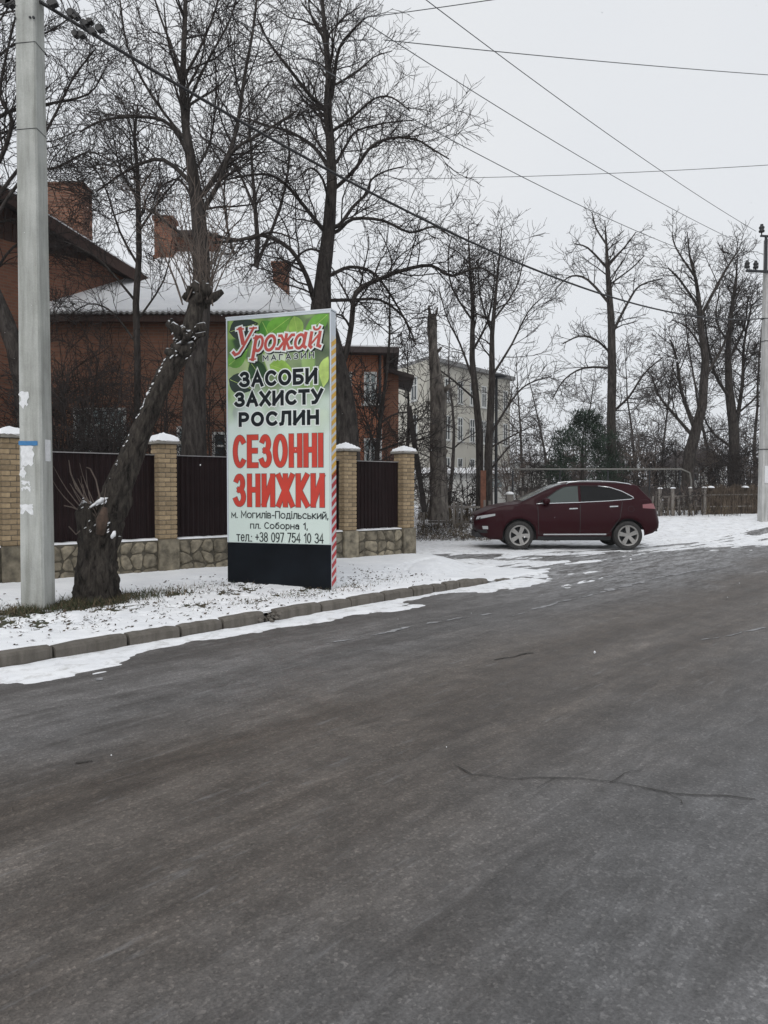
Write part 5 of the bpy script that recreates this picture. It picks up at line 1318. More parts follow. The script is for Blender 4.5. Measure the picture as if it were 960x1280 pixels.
# pair of young trees by the far pavement
guided('bare_tree', 'young bare tree with a slightly bent stem, first of the pair past the fence end', (600, 625), 27.0, [(600, 610), (599, 542), (594, 488), (590, 448), (591, 385), (587, 330), (585, 280)], [10, 9, 8, 7, 5, 3, .8],
       [([(593, 480), (575, 430), (560, 400), (548, 360)], 3.5, 1.2, .6), ([(590, 440), (610, 400), (618, 350), (615, 310)], 3.5, 1.2, .8), ([(590, 400), (565, 360), (560, 320), (565, 295)], 3, 1.2, -.7), ([(595, 500), (560, 470), (535, 455)], 3, 1.2, -.8)],
       36, .0085, dens=.85)
guided('bare_tree', 'young straight bare tree beside the street lamp, second of the pair', (610, 625), 26.5, [(610, 610), (610, 570), (613, 515), (615, 472), (615, 420), (619, 375), (624, 320), (628, 280)], [11, 10, 9, 8, 6, 4, 2.2, .8],
       [([(615, 470), (640, 430), (660, 390), (680, 370)], 3.5, 1.2, .6), ([(616, 420), (600, 370), (598, 330)], 3, 1.2, -.6), ([(612, 545), (640, 500), (660, 480), (690, 470)], 3.5, 1.2, -.6), ([(617, 400), (645, 360), (655, 320)], 3, 1.2, .7), ([(612, 560), (640, 545), (670, 530)], 3, 1.2, .5), ([(611, 590), (635, 560), (650, 550)], 3, 1, -.5)],
       37, .0085, dens=.85)
# tall trees on the far side
guided('bare_tree', 'tall bare tree with a rounded crown standing behind the car roof', (765, 615), 34.0, [(765, 587), (764, 523), (765, 473), (764, 407), (761, 360), (759, 330), (758, 305), (756, 275)], [12, 11, 11, 9, 7, 5, 3, .8],
       [([(766, 415), (785, 378), (800, 357), (828, 348)], 5, 1.5, .8), ([(762, 440), (745, 425), (725, 420), (703, 430)], 4, 1.5, -.8), ([(762, 380), (735, 350), (715, 345), (700, 355)], 4, 1.5, .6), ([(759, 335), (735, 310), (718, 305)], 3.5, 1.2, -.6),
        ([(760, 330), (780, 310), (795, 290)], 3.5, 1.2, .6), ([(766, 515), (787, 495), (805, 467), (828, 447)], 4.5, 1.5, -.8), ([(758, 305), (745, 285), (740, 265)], 3, 1.2, .5), ([(763, 355), (790, 335), (805, 320)], 3, 1.2, -.8), ([(764, 460), (730, 460), (705, 475), (690, 500)], 3.5, 1.2, .8)],
       38, .010, dens=.85)
guided('bare_tree', 'tall forked bare tree between the round crowned one and the far pole', (860, 615), 34.5, [(860, 587), (863, 563), (870, 537), (878, 507), (882, 450), (876, 407), (873, 370), (870, 350), (862, 320), (859, 290)], [14, 14, 13, 11, 9, 7, 5, 4, 2.5, .8],
       [([(868, 535), (852, 490), (846, 450), (838, 425)], 6, 2, -.8), ([(866, 545), (840, 515), (822, 492), (815, 470)], 5, 1.5, .8), ([(876, 395), (900, 350), (915, 325), (925, 310)], 4.5, 1.5, .6), ([(874, 385), (850, 350), (835, 335)], 4, 1.5, -.8), ([(882, 470), (905, 430), (915, 390), (925, 360)], 4.5, 1.5, .8),
        ([(868, 345), (845, 310), (840, 290)], 3, 1.2, .6), ([(880, 440), (860, 410), (840, 400)], 3, 1.2, -.8)], 39, .011, dens=.9)
guided('bare_tree', 'bushy dark bare tree standing just beside the far concrete pole', (918, 615), 36.0, [(918, 590), (918, 540), (912, 490), (910, 440), (914, 390), (920, 350), (922, 320)], [13, 12, 10, 7, 5, 3, .8],
       [([(918, 545), (928, 480), (930, 430), (940, 380)], 6, 2, .8), ([(914, 500), (895, 470), (885, 430), (880, 390)], 5, 1.5, -.8), ([(911, 450), (930, 410), (935, 370)], 4, 1.5, .6), ([(912, 430), (895, 400), (900, 360)], 3.5, 1.2, .8), ([(917, 560), (890, 540), (875, 510)], 4, 1.5, .6), ([(918, 520), (950, 490), (960, 450)], 4, 1.5, -.6)],
       40, .011, dens=1.1)

def auto_tree(name, label, px, base_y, D, h, seed, group, rmin=.012, spread=.5, dens=.8, stems=1, mt='twig', bark='bark', cat='tree', w=.10, maxlev=4):
    x = (px - 480) / 960 * D; z = Hxy(x, D) - .05
    root = thing(name, label, cat, (x, D, z), 0, group); t = Tree(seed, rmin, .22, .10, dens, maxlev); r = t.r
    for sidx in range(stems):
        a = r.uniform(0, 6.28); lean = .05 if stems == 1 else r.uniform(.1, spread)
        d = vn((math.cos(a) * lean, math.sin(a) * lean, 1)); p = (x + (r.gauss(0, .12) if stems > 1 else 0), D + (r.gauss(0, .12) if stems > 1 else 0), z); pts = [p]; n = 9; hh = h * (1 if stems == 1 else r.uniform(.6, 1.0))
        for i in range(n):
            d = vn((d[0] + r.gauss(0, .07), d[1] + r.gauss(0, .07), d[2] + .12)); p = tuple(p[k] + d[k] * hh / n for k in range(3)); pts.append(p)
        rad = [w * (1 - .88 * i / n) for i in range(n + 1)]
        tube_obj('trunk' if stems == 1 else 'stem', [(pts, rad)], 7, M[bark], root)
        nl = int((6 + h * .9) * dens) if stems == 1 else int(3 + h * 1.2 * dens)
        for j in range(nl):
            tt = r.uniform(.28 if stems == 1 else .15, .95); i = min(n - 1, int(tt * n)); a = r.uniform(0, 6.28); up = r.uniform(.3, 1.1)
            dd = vn((math.cos(a), math.sin(a), up)); t.grow(pts[i], dd, h * r.uniform(.22, .38) * (1.15 - .6 * tt) * (spread * 2), max(rad[i] * .5, rmin * 1.5), 1)
    finish(root, t, mt, bark); return root
BG = 'bare trees in the background'
spec = [(655, 614, 45, 8.5, 'leafless tree behind the gap right of the young pair'), (690, 612, 50, 9.0, 'hazy leafless tree left of the evergreen bush'), (722, 610, 58, 11, 'hazy leafless tree rising over the evergreen bush'),
        (800, 612, 48, 10, 'leafless tree just right of the round crowned one'), (830, 610, 56, 12, 'far leafless tree left of the forked tree'), (895, 612, 44, 12.5, 'leafless tree between the forked one and the far pole'), (945, 612, 42, 12, 'leafless tree partly hidden behind the far pole'),
        (985, 612, 46, 11, 'leafless tree past the far pole at the edge'), (560, 612, 36, 8.5, 'leafless tree beside the broken trunk'), (470, 610, 24, 8, 'leafless tree in front of the orange brick wall'), (500, 610, 30, 7, 'leafless tree at the corner of the orange brick wall')]
for i, (px, by, D, h, lb) in enumerate(spec): auto_tree('bare_tree', lb, px, by, D, h, 60 + i, BG, .010 + D * .00010, .52, .8, 1, 'twig_hazed' if D > 35 else 'twig', 'bark', w=.11)
SG = 'leafless shrubs'
shr = [(85, 15.5, 4.6, 'leafless shrub above the sheet fence close to the concrete pole'), (135, 14.8, 4.2, 'leafless shrub behind the leaning trunk above the fence'), (110, 17.5, 6.5, 'tall leafless shrub against the brick house, nearest its gable'), (60, 18.5, 7.0, 'tall leafless shrub half hidden behind the concrete pole'), (215, 17.5, 6.2, 'tall leafless shrub between leaning trunk and sign'), (20, 15, 5.0, 'leafless shrub left of the concrete pole'),
       (300, 19.5, 6.5, 'tall leafless shrub rising behind the sign top'), (450, 19.5, 6.0, 'leafless shrub beside the chestnut trunk in front of the orange wall'), (478, 22, 5.5, 'leafless shrub in front of the orange wall downpipe'), (370, 20, 6.5, 'tall leafless shrub hidden behind the sign')]
for i, (px, D, h, lb) in enumerate(shr): auto_tree('leafless_shrub', lb, px, 0, D, h, 90 + i, SG, .0055 + D * .0001, .42, 1.0, 4, 'twig', 'twig', 'shrub', .028, 3)
for i, (px, D, h) in enumerate([(72, 14.6, 3.6), (100, 15.2, 4.4), (150, 16.2, 4.6), (190, 15.8, 4.4), (120, 18.8, 6.0), (262, 17.0, 5.0)]): auto_tree('leafless_shrub', 'tangled leafless shrub standing in front of the brick house wall', px, 0, D, h, 400 + i, SG, .0065, .5, .8, 5, 'twig', 'twig', 'shrub', .024, 3)
far = [(530, 27.5, 2.2), (560, 28, 2.0), (585, 29, 2.4), (640, 33, 3.0), (665, 34, 3.4), (690, 36, 3.6), (712, 38, 3.8), (745, 36, 3.6), (780, 37, 4.0), (800, 35, 3.2), (820, 38, 4.2), (845, 37, 3.4), (880, 38, 4.2), (900, 37, 3.6), (930, 35, 3.8), (950, 37, 4.5), (975, 36, 4)]
where = ['left of the broken trunk', 'right of the broken trunk', 'at the foot of the young pair', 'under the gas pipe start', 'left of the evergreen', 'in front of the evergreen', 'right behind the evergreen', 'between evergreen and round crowned tree', 'right of the round crowned tree', 'above the car rear window', 'behind the car tail', 'left of the forked tree foot', 'right of the forked tree foot', 'above the reed fence', 'by the reed fence end', 'behind the far pole', 'past the far pole']
for i, ((px, D, h), wr) in enumerate(zip(far, where)): auto_tree('leafless_shrub', 'brown leafless thicket shrub ' + wr, px, 0, D, h, 130 + i, SG, .011, .5, .95, 5, 'twig' if i % 3 else 'twig_light', 'twig', 'shrub', .03, 3)

fr2 = random.Random(44)
for i in range(16):
    px = 634 + i * 21.5; auto_tree('leafless_shrub', 'tall grey thicket shrub in the back row behind the low fences', px, 0, fr2.uniform(40, 47), fr2.uniform(4.2, 6.4), 300 + i, SG, .011, .5, .7, 4, 'twig_hazed', 'twig_hazed', 'shrub', .035, 3)
# broken grey trunk
root = thing('broken_trunk', 'thick grey broken tree trunk without crown past the fence end', 'tree', (P(548, 618, 24)[0], 24, Hxy(1.7, 24)))
tp = [(548, 650), (548, 618), (547, 556), (548, 497), (544, 461), (541, 430), (540, 405), (540, 393)]; k = 24 / 960
rough_trunk('trunk', [P(x, y, 24) for x, y in tp], [w_ * k / 2 for w_ in (22, 20, 19, 20, 14, 10, 12, 10)], M['bark_grey'], root, 14, .10, .2, 5)
for (x, y, dx, dy, w_) in ((553, 490, 9, -9, 7), (541, 505, -8, -3, 5), (551, 570, 7, -8, 8), (538, 396, -2, -14, 4), (544, 396, 3, -12, 3), (546, 440, 6, -6, 4)):
    MB().tube([P(x, y, 24), P(x + dx * .6, y + dy * .5, 23.9), P(x + dx, y + dy, 23.85)], [w_ * k / 2, w_ * k / 2.1, w_ * k / 3.2], 8).obj('branch_stub', M['bark_grey'], root, False, True)
# leaning post
o = MB().beam(P(511, 508, 22.5), P(531, 640, 22.5), .15, .15).obj('leaning_post', M['wood_dark']); tag(o, 'dark leaning wooden post behind the last fence pillar', 'post')

# leaning pollard stump in the verge
tb = G(121, 752, .14); TD = tb[1]; k = TD / 960
root = thing('leaning_tree_stump', 'rough leaning dead tree trunk with snowy broken fork beside the concrete pole', 'tree', (tb[0], TD, .12))
rough_trunk('trunk', [P(120, 765, TD), P(121, 740, TD), P(121, 700, TD), P(126, 664, TD), P(140, 634, TD + .05), P(154, 594, TD + .1), P(173, 548, TD + .2), P(191, 505, TD + .3), P(209, 468, TD + .4), P(225, 440, TD + .5), P(233, 425, TD + .55)],
            [x * k / 2 for x in (62, 52, 48, 47, 39, 31, 26, 24, 24, 26, 24)], M['bark_snow'], root, 60, .030, .22, 9, 7, 12, .20)
MB().tube([P(120, 690, TD - .05), P(112, 660, TD - .1), P(106, 640, TD - .14), P(110, 628, TD - .16)], [30 * k / 2, 28 * k / 2, 24 * k / 2, 14 * k / 2], 12).obj('broken_fork', M['bark_snow'], root, False, True)
MB().tube([P(125, 668, TD - .26), P(128, 650, TD - .28), P(131, 634, TD - .26)], [.05, .075, .03], 10).obj('torn_wood', M['cutwood'], root, False, True)
# knobbly pollarded head
hr = random.Random(8)
for q in range(16):
    a = P(228 + hr.uniform(-12, 14), 428 + hr.uniform(-16, 18), TD + .5 + hr.uniform(-.15, .1)); l = hr.uniform(.10, .26); d = vn((hr.gauss(0, .8), hr.gauss(-.2, .5), hr.uniform(.1, 1)))
    r0 = hr.uniform(.03, .075); b = tuple(a[i] + d[i] * l for i in range(3)); MB().tube([a, tuple((a[i] + b[i]) / 2 + hr.gauss(0, .015) for i in range(3)), b], [r0, r0 * 1.1, r0 * .75], 9).obj('branch_stub', M['bark_snow'], root, False, True)
MB().tube([P(232, 432, TD + .55), P(240, 405, TD + .6), P(246, 380, TD + .65), P(250, 362, TD + .7)], [.13, .12, .11, .09], 12).obj('upper_head', M['bark_snow'], root, False, True)
for q in range(12):
    a = P(246 + hr.uniform(-18, 16), 372 + hr.uniform(-8, 14), TD + .65 + hr.uniform(-.15, .12)); d = vn((hr.gauss(0, .6), hr.gauss(0, .4), 1)); l = hr.uniform(.12, .3); r0 = hr.uniform(.03, .07)
    MB().tube([a, tuple(a[i] + d[i] * l * .5 for i in range(3)), tuple(a[i] + d[i] * l for i in range(3))], [r0, r0 * 1.15, r0 * .7], 8).obj('branch_stub', M['bark_snow'], root, False, True)
t = Tree(77, .004, .12, .12, 1.0, 3); sh = []
for q in range(26):
    a = P(246 + hr.uniform(-20, 20), 372 + hr.uniform(-14, 12), TD + .65 + hr.uniform(-.15, .12)); d = vn((hr.gauss(0, .28), hr.gauss(0, .2), 1)); t.grow(a, d, hr.uniform(.5, 1.7), hr.uniform(.006, .013), 2)
for q in range(10):
    a = P(108 + hr.uniform(-8, 22), 636 + hr.uniform(-6, 30), TD - .16); d = vn((hr.gauss(-.35, .3), hr.gauss(-.1, .3), 1)); t.grow(a, d, hr.uniform(.3, .7), .008, 3)
for pl in ([(110, 628), (95, 610), (88, 590), (86, 575)], [(112, 630), (102, 618), (92, 600), (88, 592)], [(126, 628), (120, 600), (113, 586), (108, 584)], [(105, 640), (90, 634), (80, 632)], [(104, 660), (95, 668), (86, 658)]):
    tube_obj('shoot', [([P(x, y, TD - .2 - .02 * i) for i, (x, y) in enumerate(pl)], [.011, .009, .008, .005][:len(pl)])], 6, M['twig_light'], root)
tag(tube_obj('shoots', t.out + t.big, 4, M['twig_light'], root, False), kind='stuff')
# snow lying on the upper side of the lean
flecks = []
axis = [(121, 680), (126, 664), (140, 634), (154, 594), (173, 548), (191, 505), (209, 468), (225, 440), (233, 425)]; wdt = [48, 47, 39, 31, 26, 24, 24, 26, 24]; dep = [0, 0, .05, .1, .2, .3, .4, .5, .55]
for q in range(54):
    f = hr.uniform(2.2, 7.6); i = int(f); f -= i; ax = axis[i][0] * (1 - f) + axis[i + 1][0] * f; ay = axis[i][1] * (1 - f) + axis[i + 1][1] * f; hw = (wdt[i] * (1 - f) + wdt[i + 1] * f) / 2; dd = dep[i] * (1 - f) + dep[i + 1] * f
    e_ = hr.uniform(.80, .99); flecks.append((ax - hw * e_ * .92, ay - hw * e_ * .40, TD + dd - hw * k * math.sqrt(1 - e_ * e_) - .01, hr.uniform(.008, .022), .7))
for q in range(26): flecks.append((hr.uniform(102, 136), hr.uniform(622, 668), TD - .21 - hr.uniform(0, .06), hr.uniform(.008, .024), .6))
for q in range(26): flecks.append((hr.uniform(212, 244), hr.uniform(405, 450), TD + .36 + hr.uniform(-.05, .08), hr.uniform(.008, .024), .6))
flecks += [(124, 627, TD - .18, .055, .45), (131, 624, TD - .12, .04, .5), (116, 632, TD - .2, .04, .5), (142, 668, TD - .27, .03, .8), (226, 428, TD + .36, .05, .45), (240, 430, TD + .42, .03, .5), (246, 364, TD + .6, .05, .4)]
for (x, y, dd, w_, fl) in flecks:
    c = P(x, y, dd); bm = bmesh.new(); bmesh.ops.create_icosphere(bm, subdivisions=1 if w_ < .03 else 2, radius=1); so_ = hr.uniform(0, 50); el = hr.uniform(.8, 2.0)
    for v in bm.verts:
        n_ = 1 + 1.1 * (float(fbm(v.co.x * 1.7 + so_, v.co.y * 1.7 + v.co.z * 1.3 + so_, 2)) - .5); v.co = Vector((c[0] + v.co.x * w_ * n_ + v.co.z * w_ * .45, c[1] + v.co.y * w_ * n_, c[2] + v.co.z * w_ * fl * n_ * el + v.co.x * w_ * .35))
    me = bpy.data.meshes.new('snow_clump'); bm.to_mesh(me); bm.free(); me.polygons.foreach_set('use_smooth', [True] * len(me.polygons)); mkm('snow_clump', me, M['snow_clean'], root)

# evergreen
er = random.Random(5); D = 33.0; ex = P(728, 590, D)[0]; ez = Hxy(ex, D); V = []; Fq = []
root = thing('evergreen_bush', 'dark green rounded evergreen behind the car', 'bush', (ex, D, ez))
def ell(h):   # crown half width at height fraction
    return 1.95 * (math.sin(math.pi * min(1, .12 + h * .88)) ** .6) * (1 - .25 * h)
blobs = [(er.uniform(0, 6.28), er.uniform(.08, .97), er.uniform(.45, 1.0)) for _ in range(120)]
for a, h, q in blobs:
    cx_, cy_, cz_ = ex + math.cos(a) * ell(h) * q, D + math.sin(a) * ell(h) * q, ez + .2 + h * 4.0; rr = er.uniform(.25, .5)
    for k in range(85):
        d = vn((er.gauss(0, 1), er.gauss(0, 1), er.gauss(.2, 1))); p = (cx_ + d[0] * rr * er.random() ** .4, cy_ + d[1] * rr * er.random() ** .4, cz_ + d[2] * rr * .8 * er.random() ** .4)
        u = vn((d[0] + er.gauss(0, .5), d[1] + er.gauss(0, .5), d[2] + .5 + er.gauss(0, .4))); s_ = vn((u[1], -u[0], er.gauss(0, .4))); l = er.uniform(.10, .22); ww = er.uniform(.012, .03)
        b = len(V); V += [(p[0] - s_[0] * ww, p[1] - s_[1] * ww, p[2] - s_[2] * ww), (p[0] + s_[0] * ww, p[1] + s_[1] * ww, p[2] + s_[2] * ww), (p[0] + u[0] * l, p[1] + u[1] * l, p[2] + u[2] * l)]; Fq.append((b, b + 1, b + 2))
me = mesh_np('crown', V, Fq); tag(mkm('crown', me, M['needle'], root), kind='stuff')
MB().tube([(ex, D, ez - .1), (ex, D, ez + 3)], [.12, .04], 8).obj('trunk', M['bark'], root)

# ================================================================== brick house on the left
def window(parent, a, b, z0, z1, glass='win', bars=1, out=(0, -1, 0), th=.05, pane_rows=(.65,), frame='winframe'):
    """window on the vertical plane through a->b (xy), proud of the wall"""
    a, b = Vector((*a, 0)), Vector((*b, 0)); d = (b - a); L = d.length; d.normalize(); o = Vector(out)
    def quad(u0, u1, w0, w1, off, t):
        p = [a + d * u0, a + d * u1]; mb = MB(); V = []
        for q in p:
            for oo in (off, off + t): V.append(q + o * oo)
        Vs = [(V[0].x, V[0].y, w0), (V[2].x, V[2].y, w0), (V[3].x, V[3].y, w0), (V[1].x, V[1].y, w0), (V[0].x, V[0].y, w1), (V[2].x, V[2].y, w1), (V[3].x, V[3].y, w1), (V[1].x, V[1].y, w1)]
        return Vs, [(0, 3, 2, 1), (4, 5, 6, 7), (0, 1, 5, 4), (1, 2, 6, 5), (2, 3, 7, 6), (3, 0, 4, 7)]
    f = MB(); fw = .07
    f.add(*quad(0, fw, z0, z1, .004, th)).add(*quad(L - fw, L, z0, z1, .004, th)).add(*quad(fw + .001, L - fw - .001, z0, z0 + fw, .004, th)).add(*quad(fw + .001, L - fw - .001, z1 - fw, z1, .004, th))
    for k in range(bars): u = L * (k + 1) / (bars + 1); f.add(*quad(u - .03, u + .03, z0 + fw + .001, z1 - fw - .001, .004, th * .9))
    for q in pane_rows: z = z0 + (z1 - z0) * q; f.add(*quad(fw + .001, L - fw - .001, z - .025, z + .025, .004, th * .8))
    fr = f.obj('window', M[frame], parent)
    MB().add(*quad(.02, L - .02, z0 + .02, z1 - .02, .002, .018)).obj('pane', M[glass], fr)
    MB().add(*quad(-.08, L + .08, z0 - .07, z0 - .002, .002, .12)).obj('sill', M['winframe'], fr)
    return fr
def poly_extrude(V4, n, t):
    V4 = [Vector(v) for v in V4]; nn = Vector(n).normalized() * t; m = len(V4)
    V = V4 + [v + nn for v in V4]; F_ = [tuple(range(m))[::-1], tuple(range(m, 2 * m))] + [(i, (i + 1) % m, m + (i + 1) % m, m + i) for i in range(m)]
    return V, F_
HD = 20.0
hx0, hx1 = P(62, 383, HD)[0], P(362, 383, HD)[0]; hz = P(150, 384, HD - .4)[2]
house = thing('brick_house', 'two storey red brick house with snowy roofs and tall chimneys behind the fence', 'house', (hx0, HD, .1))
MB().box(hx0, hx1, HD, HD + 9, -.2, hz - .15).obj('wall', M['brick_dark'], house)
# hipped snowy roof
e = .45; rz = 9.0; ry = HD + 4.6
A = [(hx0 - e, HD - e, hz - .14), (hx1 + e, HD - e, hz - .14), (hx1 + e, HD + 9 + e, hz - .14), (hx0 - e, HD + 9 + e, hz - .14), (hx0 + 2.0, ry, rz), (hx1 - 2.2, ry, rz)]
RF = [(0, 1, 5, 4), (1, 2, 5), (2, 3, 4, 5), (3, 0, 4)]
rf = mk('roof', [(x, y, z) for x, y, z in A] , RF + [(3, 2, 1, 0)], M['slate'], house)
mk('roof_snow', [(x, y, z + .07 + (0 if i < 4 else .02)) for i, (x, y, z) in enumerate(A)] + [(x, y, z + .002) for x, y, z in A[:4]], RF + [(6, 7, 1, 0), (7, 8, 2, 1), (8, 9, 3, 2), (9, 6, 0, 3)], M['snow_clean'], rf)
# wavy slate edge: short tubes under the eave
n = int((hx1 - hx0 + 2 * e) / .15); V = []; Fq = []
for i in range(n * 4 + 1):
    x = hx0 - e + (hx1 - hx0 + 2 * e) * i / (n * 4); zz = hz - .15 + .022 * math.sin(i * math.pi / 2); V += [(x, HD - e - .03, zz - .03), (x, HD - e - .03, zz + .02), (x, HD - e + .3, zz + .10)]
    if i: b = 3 * i; Fq += [(b - 3, b, b + 1, b - 2), (b - 2, b + 1, b + 2, b - 1)]
mk('slate_edge', V, Fq, M['slate'], rf)
MB().box(hx0 - .3, hx1 + .3, HD - .40, HD - .30, hz - .36, hz - .19).obj('eaves_board', M['board_brown'], house)
def chimney(parent, x0, x1, y0, y1, D, dep=.55, mat='brick_r'):
    a, b = P(x0, y1, D), P(x1, y0, D); c = MB().box(a[0], b[0], D, D + dep, a[2] - .6, b[2] - .12).obj('chimney', M[mat], parent)
    MB().box(a[0] - .05, b[0] + .05, D - .05, D + dep + .05, b[2] - .1195, b[2]).obj('chimney_cap', M['brick_dark'], c)
    MB().box(a[0] - .035, b[0] + .035, D - .035, D + dep + .035, a[2] - .7, a[2] + .15).obj('chimney_base', M[mat], c)
    MB().box(a[0] - .04, b[0] + .04, D - .04, D + dep + .04, b[2] + .0005, b[2] + .04).obj('chimney_snow', M['snow_clean'], c)
chimney(rf, 193, 215, 270, 325, 24.0); chimney(rf, 341, 359, 327, 372, 22.5); chimney(rf, 247, 270, 292, 328, 25.2)
# dark dormer box between the chimneys
a, b = P(214, 330, 25.5), P(250, 290, 25.5); MB().box(a[0], b[0], 25.5, 26.6, a[2] - .8, b[2] - .16).obj('dormer', M['brick_r'], rf)
MB().box(a[0] - .18, b[0] + .15, 25.3, 26.8, b[2] - .159, b[2]).obj('dormer_roof', M['roof_dark'], rf)
# windows of the facade
for (x0, x1, y0, y1, gl, bars) in ((93, 158, 510, 572, 'win_pale', 2), (222, 236, 533, 590, 'win_pale', 0), (266, 300, 540, 590, 'win', 1)):
    a, b = P(x0, y1, HD), P(x1, y0, HD); window(house, (a[0], HD), (b[0], HD), a[2], b[2], gl, bars)
# gable house nearer the road at the picture's edge
q1, q2 = Vector((-8.71, 20.1, 0)), Vector((-7.25, 22.1, 0)); gd = (q2 - q1).normalized(); gn = Vector((gd.y, -gd.x, 0)); bk = -gn
g2 = thing('gabled_house', 'brown boarded brick gable with chimney at the edge behind the pole', 'house', (q1.x, q1.y, .1))
R_ = q2 + gd * .0; L_ = q1 - gd * 7.5; mid = (R_ + L_) / 2; zr_ = P(169, 352, 22.1)[2]; slope = .30
za_ = zr_ + (R_ - mid).length * slope; zw = zr_ - .02
def w3(p, z, off=0): return (p.x + gn.x * off, p.y + gn.y * off, z)
V, Fq = poly_extrude([w3(L_, -.2), w3(R_, -.2), w3(R_, zw), w3(mid, za_ - .02), w3(L_, zw)], bk, 7.0); mk('wall', V, Fq, M['brick_r'], g2)
# boards in the upper gable
nb = 44
for i in range(nb):
    t0, t1 = i / nb, (i + 1) / nb; p0, p1 = L_.lerp(R_, t0), L_.lerp(R_, t1 - .12 / nb); zt_ = lambda p: za_ - (p - mid).length * slope - .03
    zlow = zr_ + .25 if (p0 - mid).length < 3.6 else None
    if zlow is None or zt_(p0) < zlow + .1 or zt_(p1) < zlow + .1: continue
    V, Fq = poly_extrude([w3(p0, zlow), w3(p1, zlow), w3(p1, zt_(p1)), w3(p0, zt_(p0))], gn, .03); mk('board', V, Fq, M['board_brown'], g2)
for sg, en in ((1, R_), (-1, L_)):
    ee = en + gd * sg * .75; ze = zr_ - .75 * slope
    V, Fq = poly_extrude([w3(mid, za_ + .02, .5), w3(ee, ze + .02, .5), w3(ee, ze + .02, -7.3), w3(mid, za_ + .02, -7.3)], (0, 0, 1), .14); ro = mk('roof', V, Fq, M['roof_dark'], g2)
    V, Fq = poly_extrude([w3(mid, za_ + .165, .47), w3(ee, ze + .165, .47), w3(ee, ze + .165, -7.3), w3(mid, za_ + .165, -7.3)], (0, 0, 1), .06); mk('roof_snow', V, Fq, M['snow_clean'], ro)
    V, Fq = poly_extrude([w3(mid, za_ - .16, .501), w3(ee, ze - .16, .501), w3(ee, ze + .155, .501), w3(mid, za_ + .155, .501)], gn, .03); mk('verge_board', V, Fq, M['board_brown'], ro)
a, b = P(60, 268, 21.6), P(103, 230, 21.6); c = MB().box(a[0], b[0], 21.6, 22.3, a[2] - 1.2, b[2]).obj('chimney', M['brick_dark'], g2)
MB().box(a[0] - .04, b[0] + .04, 21.56, 22.34, b[2] + .001, b[2] + .05).obj('chimney_cap', M['brick_dark'], c)

# ================================================================== orange brick wing
WD = 27.0
x0, x1 = P(400, 500, WD)[0], P(479, 500, WD)[0]; wz = P(440, 441, WD)[2]
wing = thing('brick_building', 'orange brick building with dark overhanging roof and pale downpipe beside the chestnut', 'building', (x0, WD, .4))
MB().box(x0 - 4, x1, WD, WD + 4, -.2, wz).obj('wall', M['brick_or'], wing)
MB().box(x1 + .001, x1 + .55, WD + .7, WD + 4, -.2, wz - .6).obj('side_bay', M['brick_dark'], wing)
V, Fq = poly_extrude([(x0 - 4.5, WD - .55, wz + .02), (x1 + .55, WD - .55, wz - .10), (x1 + .55, WD + 4.5, wz - .1), (x0 - 4.5, WD + 4.5, wz + .02)], (0, 0, 1), .20); ro = mk('roof', V, Fq, M['roof_dark'], wing)
V, Fq = poly_extrude([(x0 - 4.5, WD - .50, wz + .225), (x1 + .5, WD - .50, wz + .105), (x1 + .5, WD + 4.5, wz + .105), (x0 - 4.5, WD + 4.5, wz + .225)], (0, 0, 1), .05); mk('roof_snow', V, Fq, M['snow_clean'], ro)
V, Fq = poly_extrude([(x1 + .05, WD + .3, wz - .55), (x1 + 1.1, WD + .3, wz - .85), (x1 + 1.1, WD + 4.2, wz - .85), (x1 + .05, WD + 4.2, wz - .55)], (0, 0, 1), .12); mk('roof', V, Fq, M['roof_dark'], wing)
MB().tube([(x1 - .12, WD - .08, wz - .1), (x1 - .12, WD - .08, P(476, 535, WD)[2])], .05, 8).obj('downpipe', M['steel_dark'], wing)
MB().tube([(x1 - .12, WD - .08, P(476, 536, WD)[2]), (x1 - .12, WD - .08, .2)], .075, 8).obj('downpipe', M['winframe'], wing)
for (wx0, wx1, y0, y1) in ((455, 471, 548, 600), (455, 471, 465, 505), (425, 440, 465, 505), (425, 440, 548, 600)):
    a, b = P(wx0, y1, WD), P(wx1, y0, WD); window(wing, (a[0], WD), (b[0], WD), a[2], b[2], 'win_pale', 1)
MB().box(x0 - 4, x1 + .002, WD - .04, WD - .003, P(440, 505, WD)[2] - .12, P(440, 505, WD)[2] - .04 - .03).obj('string_course', M['brick_dark'], wing)

# ================================================================== beige apartment block
c_ = Vector((P(533, 600, 48)[0], 48, 0)); r_ = Vector((P(637, 600, 57)[0], 57, 0)); l_ = Vector((P(480, 600, 54)[0], 54, 0)); bz = P(533, 450, 48)[2]
blk = thing('apartment_block', 'three storey beige plastered apartment block past the fence end', 'building', (c_.x, c_.y, .8))
far_ = r_ + (l_ - c_)
V = [(p.x, p.y, z) for z in (0, bz) for p in (l_, c_, r_, far_)]
wl_ = mk('wall', V, [(0, 1, 5, 4), (1, 2, 6, 5), (2, 3, 7, 6), (3, 0, 4, 7), (4, 5, 6, 7)], M['plaster'], blk)
u = (r_ - c_).normalized(); on = Vector((u.y, -u.x, 0)); LL = (r_ - c_).length
V, Fq = poly_extrude([(l_.x, l_.y, bz + .002), tuple(c_ + on * .3 + Vector((0, 0, bz + .002))), tuple(r_ + on * .3 + u * .3 + Vector((0, 0, bz + .002))), (far_.x, far_.y, bz + .002)], (0, 0, 1), .25); ro = mk('roof', V, Fq, M['slate'], blk)
n = 7
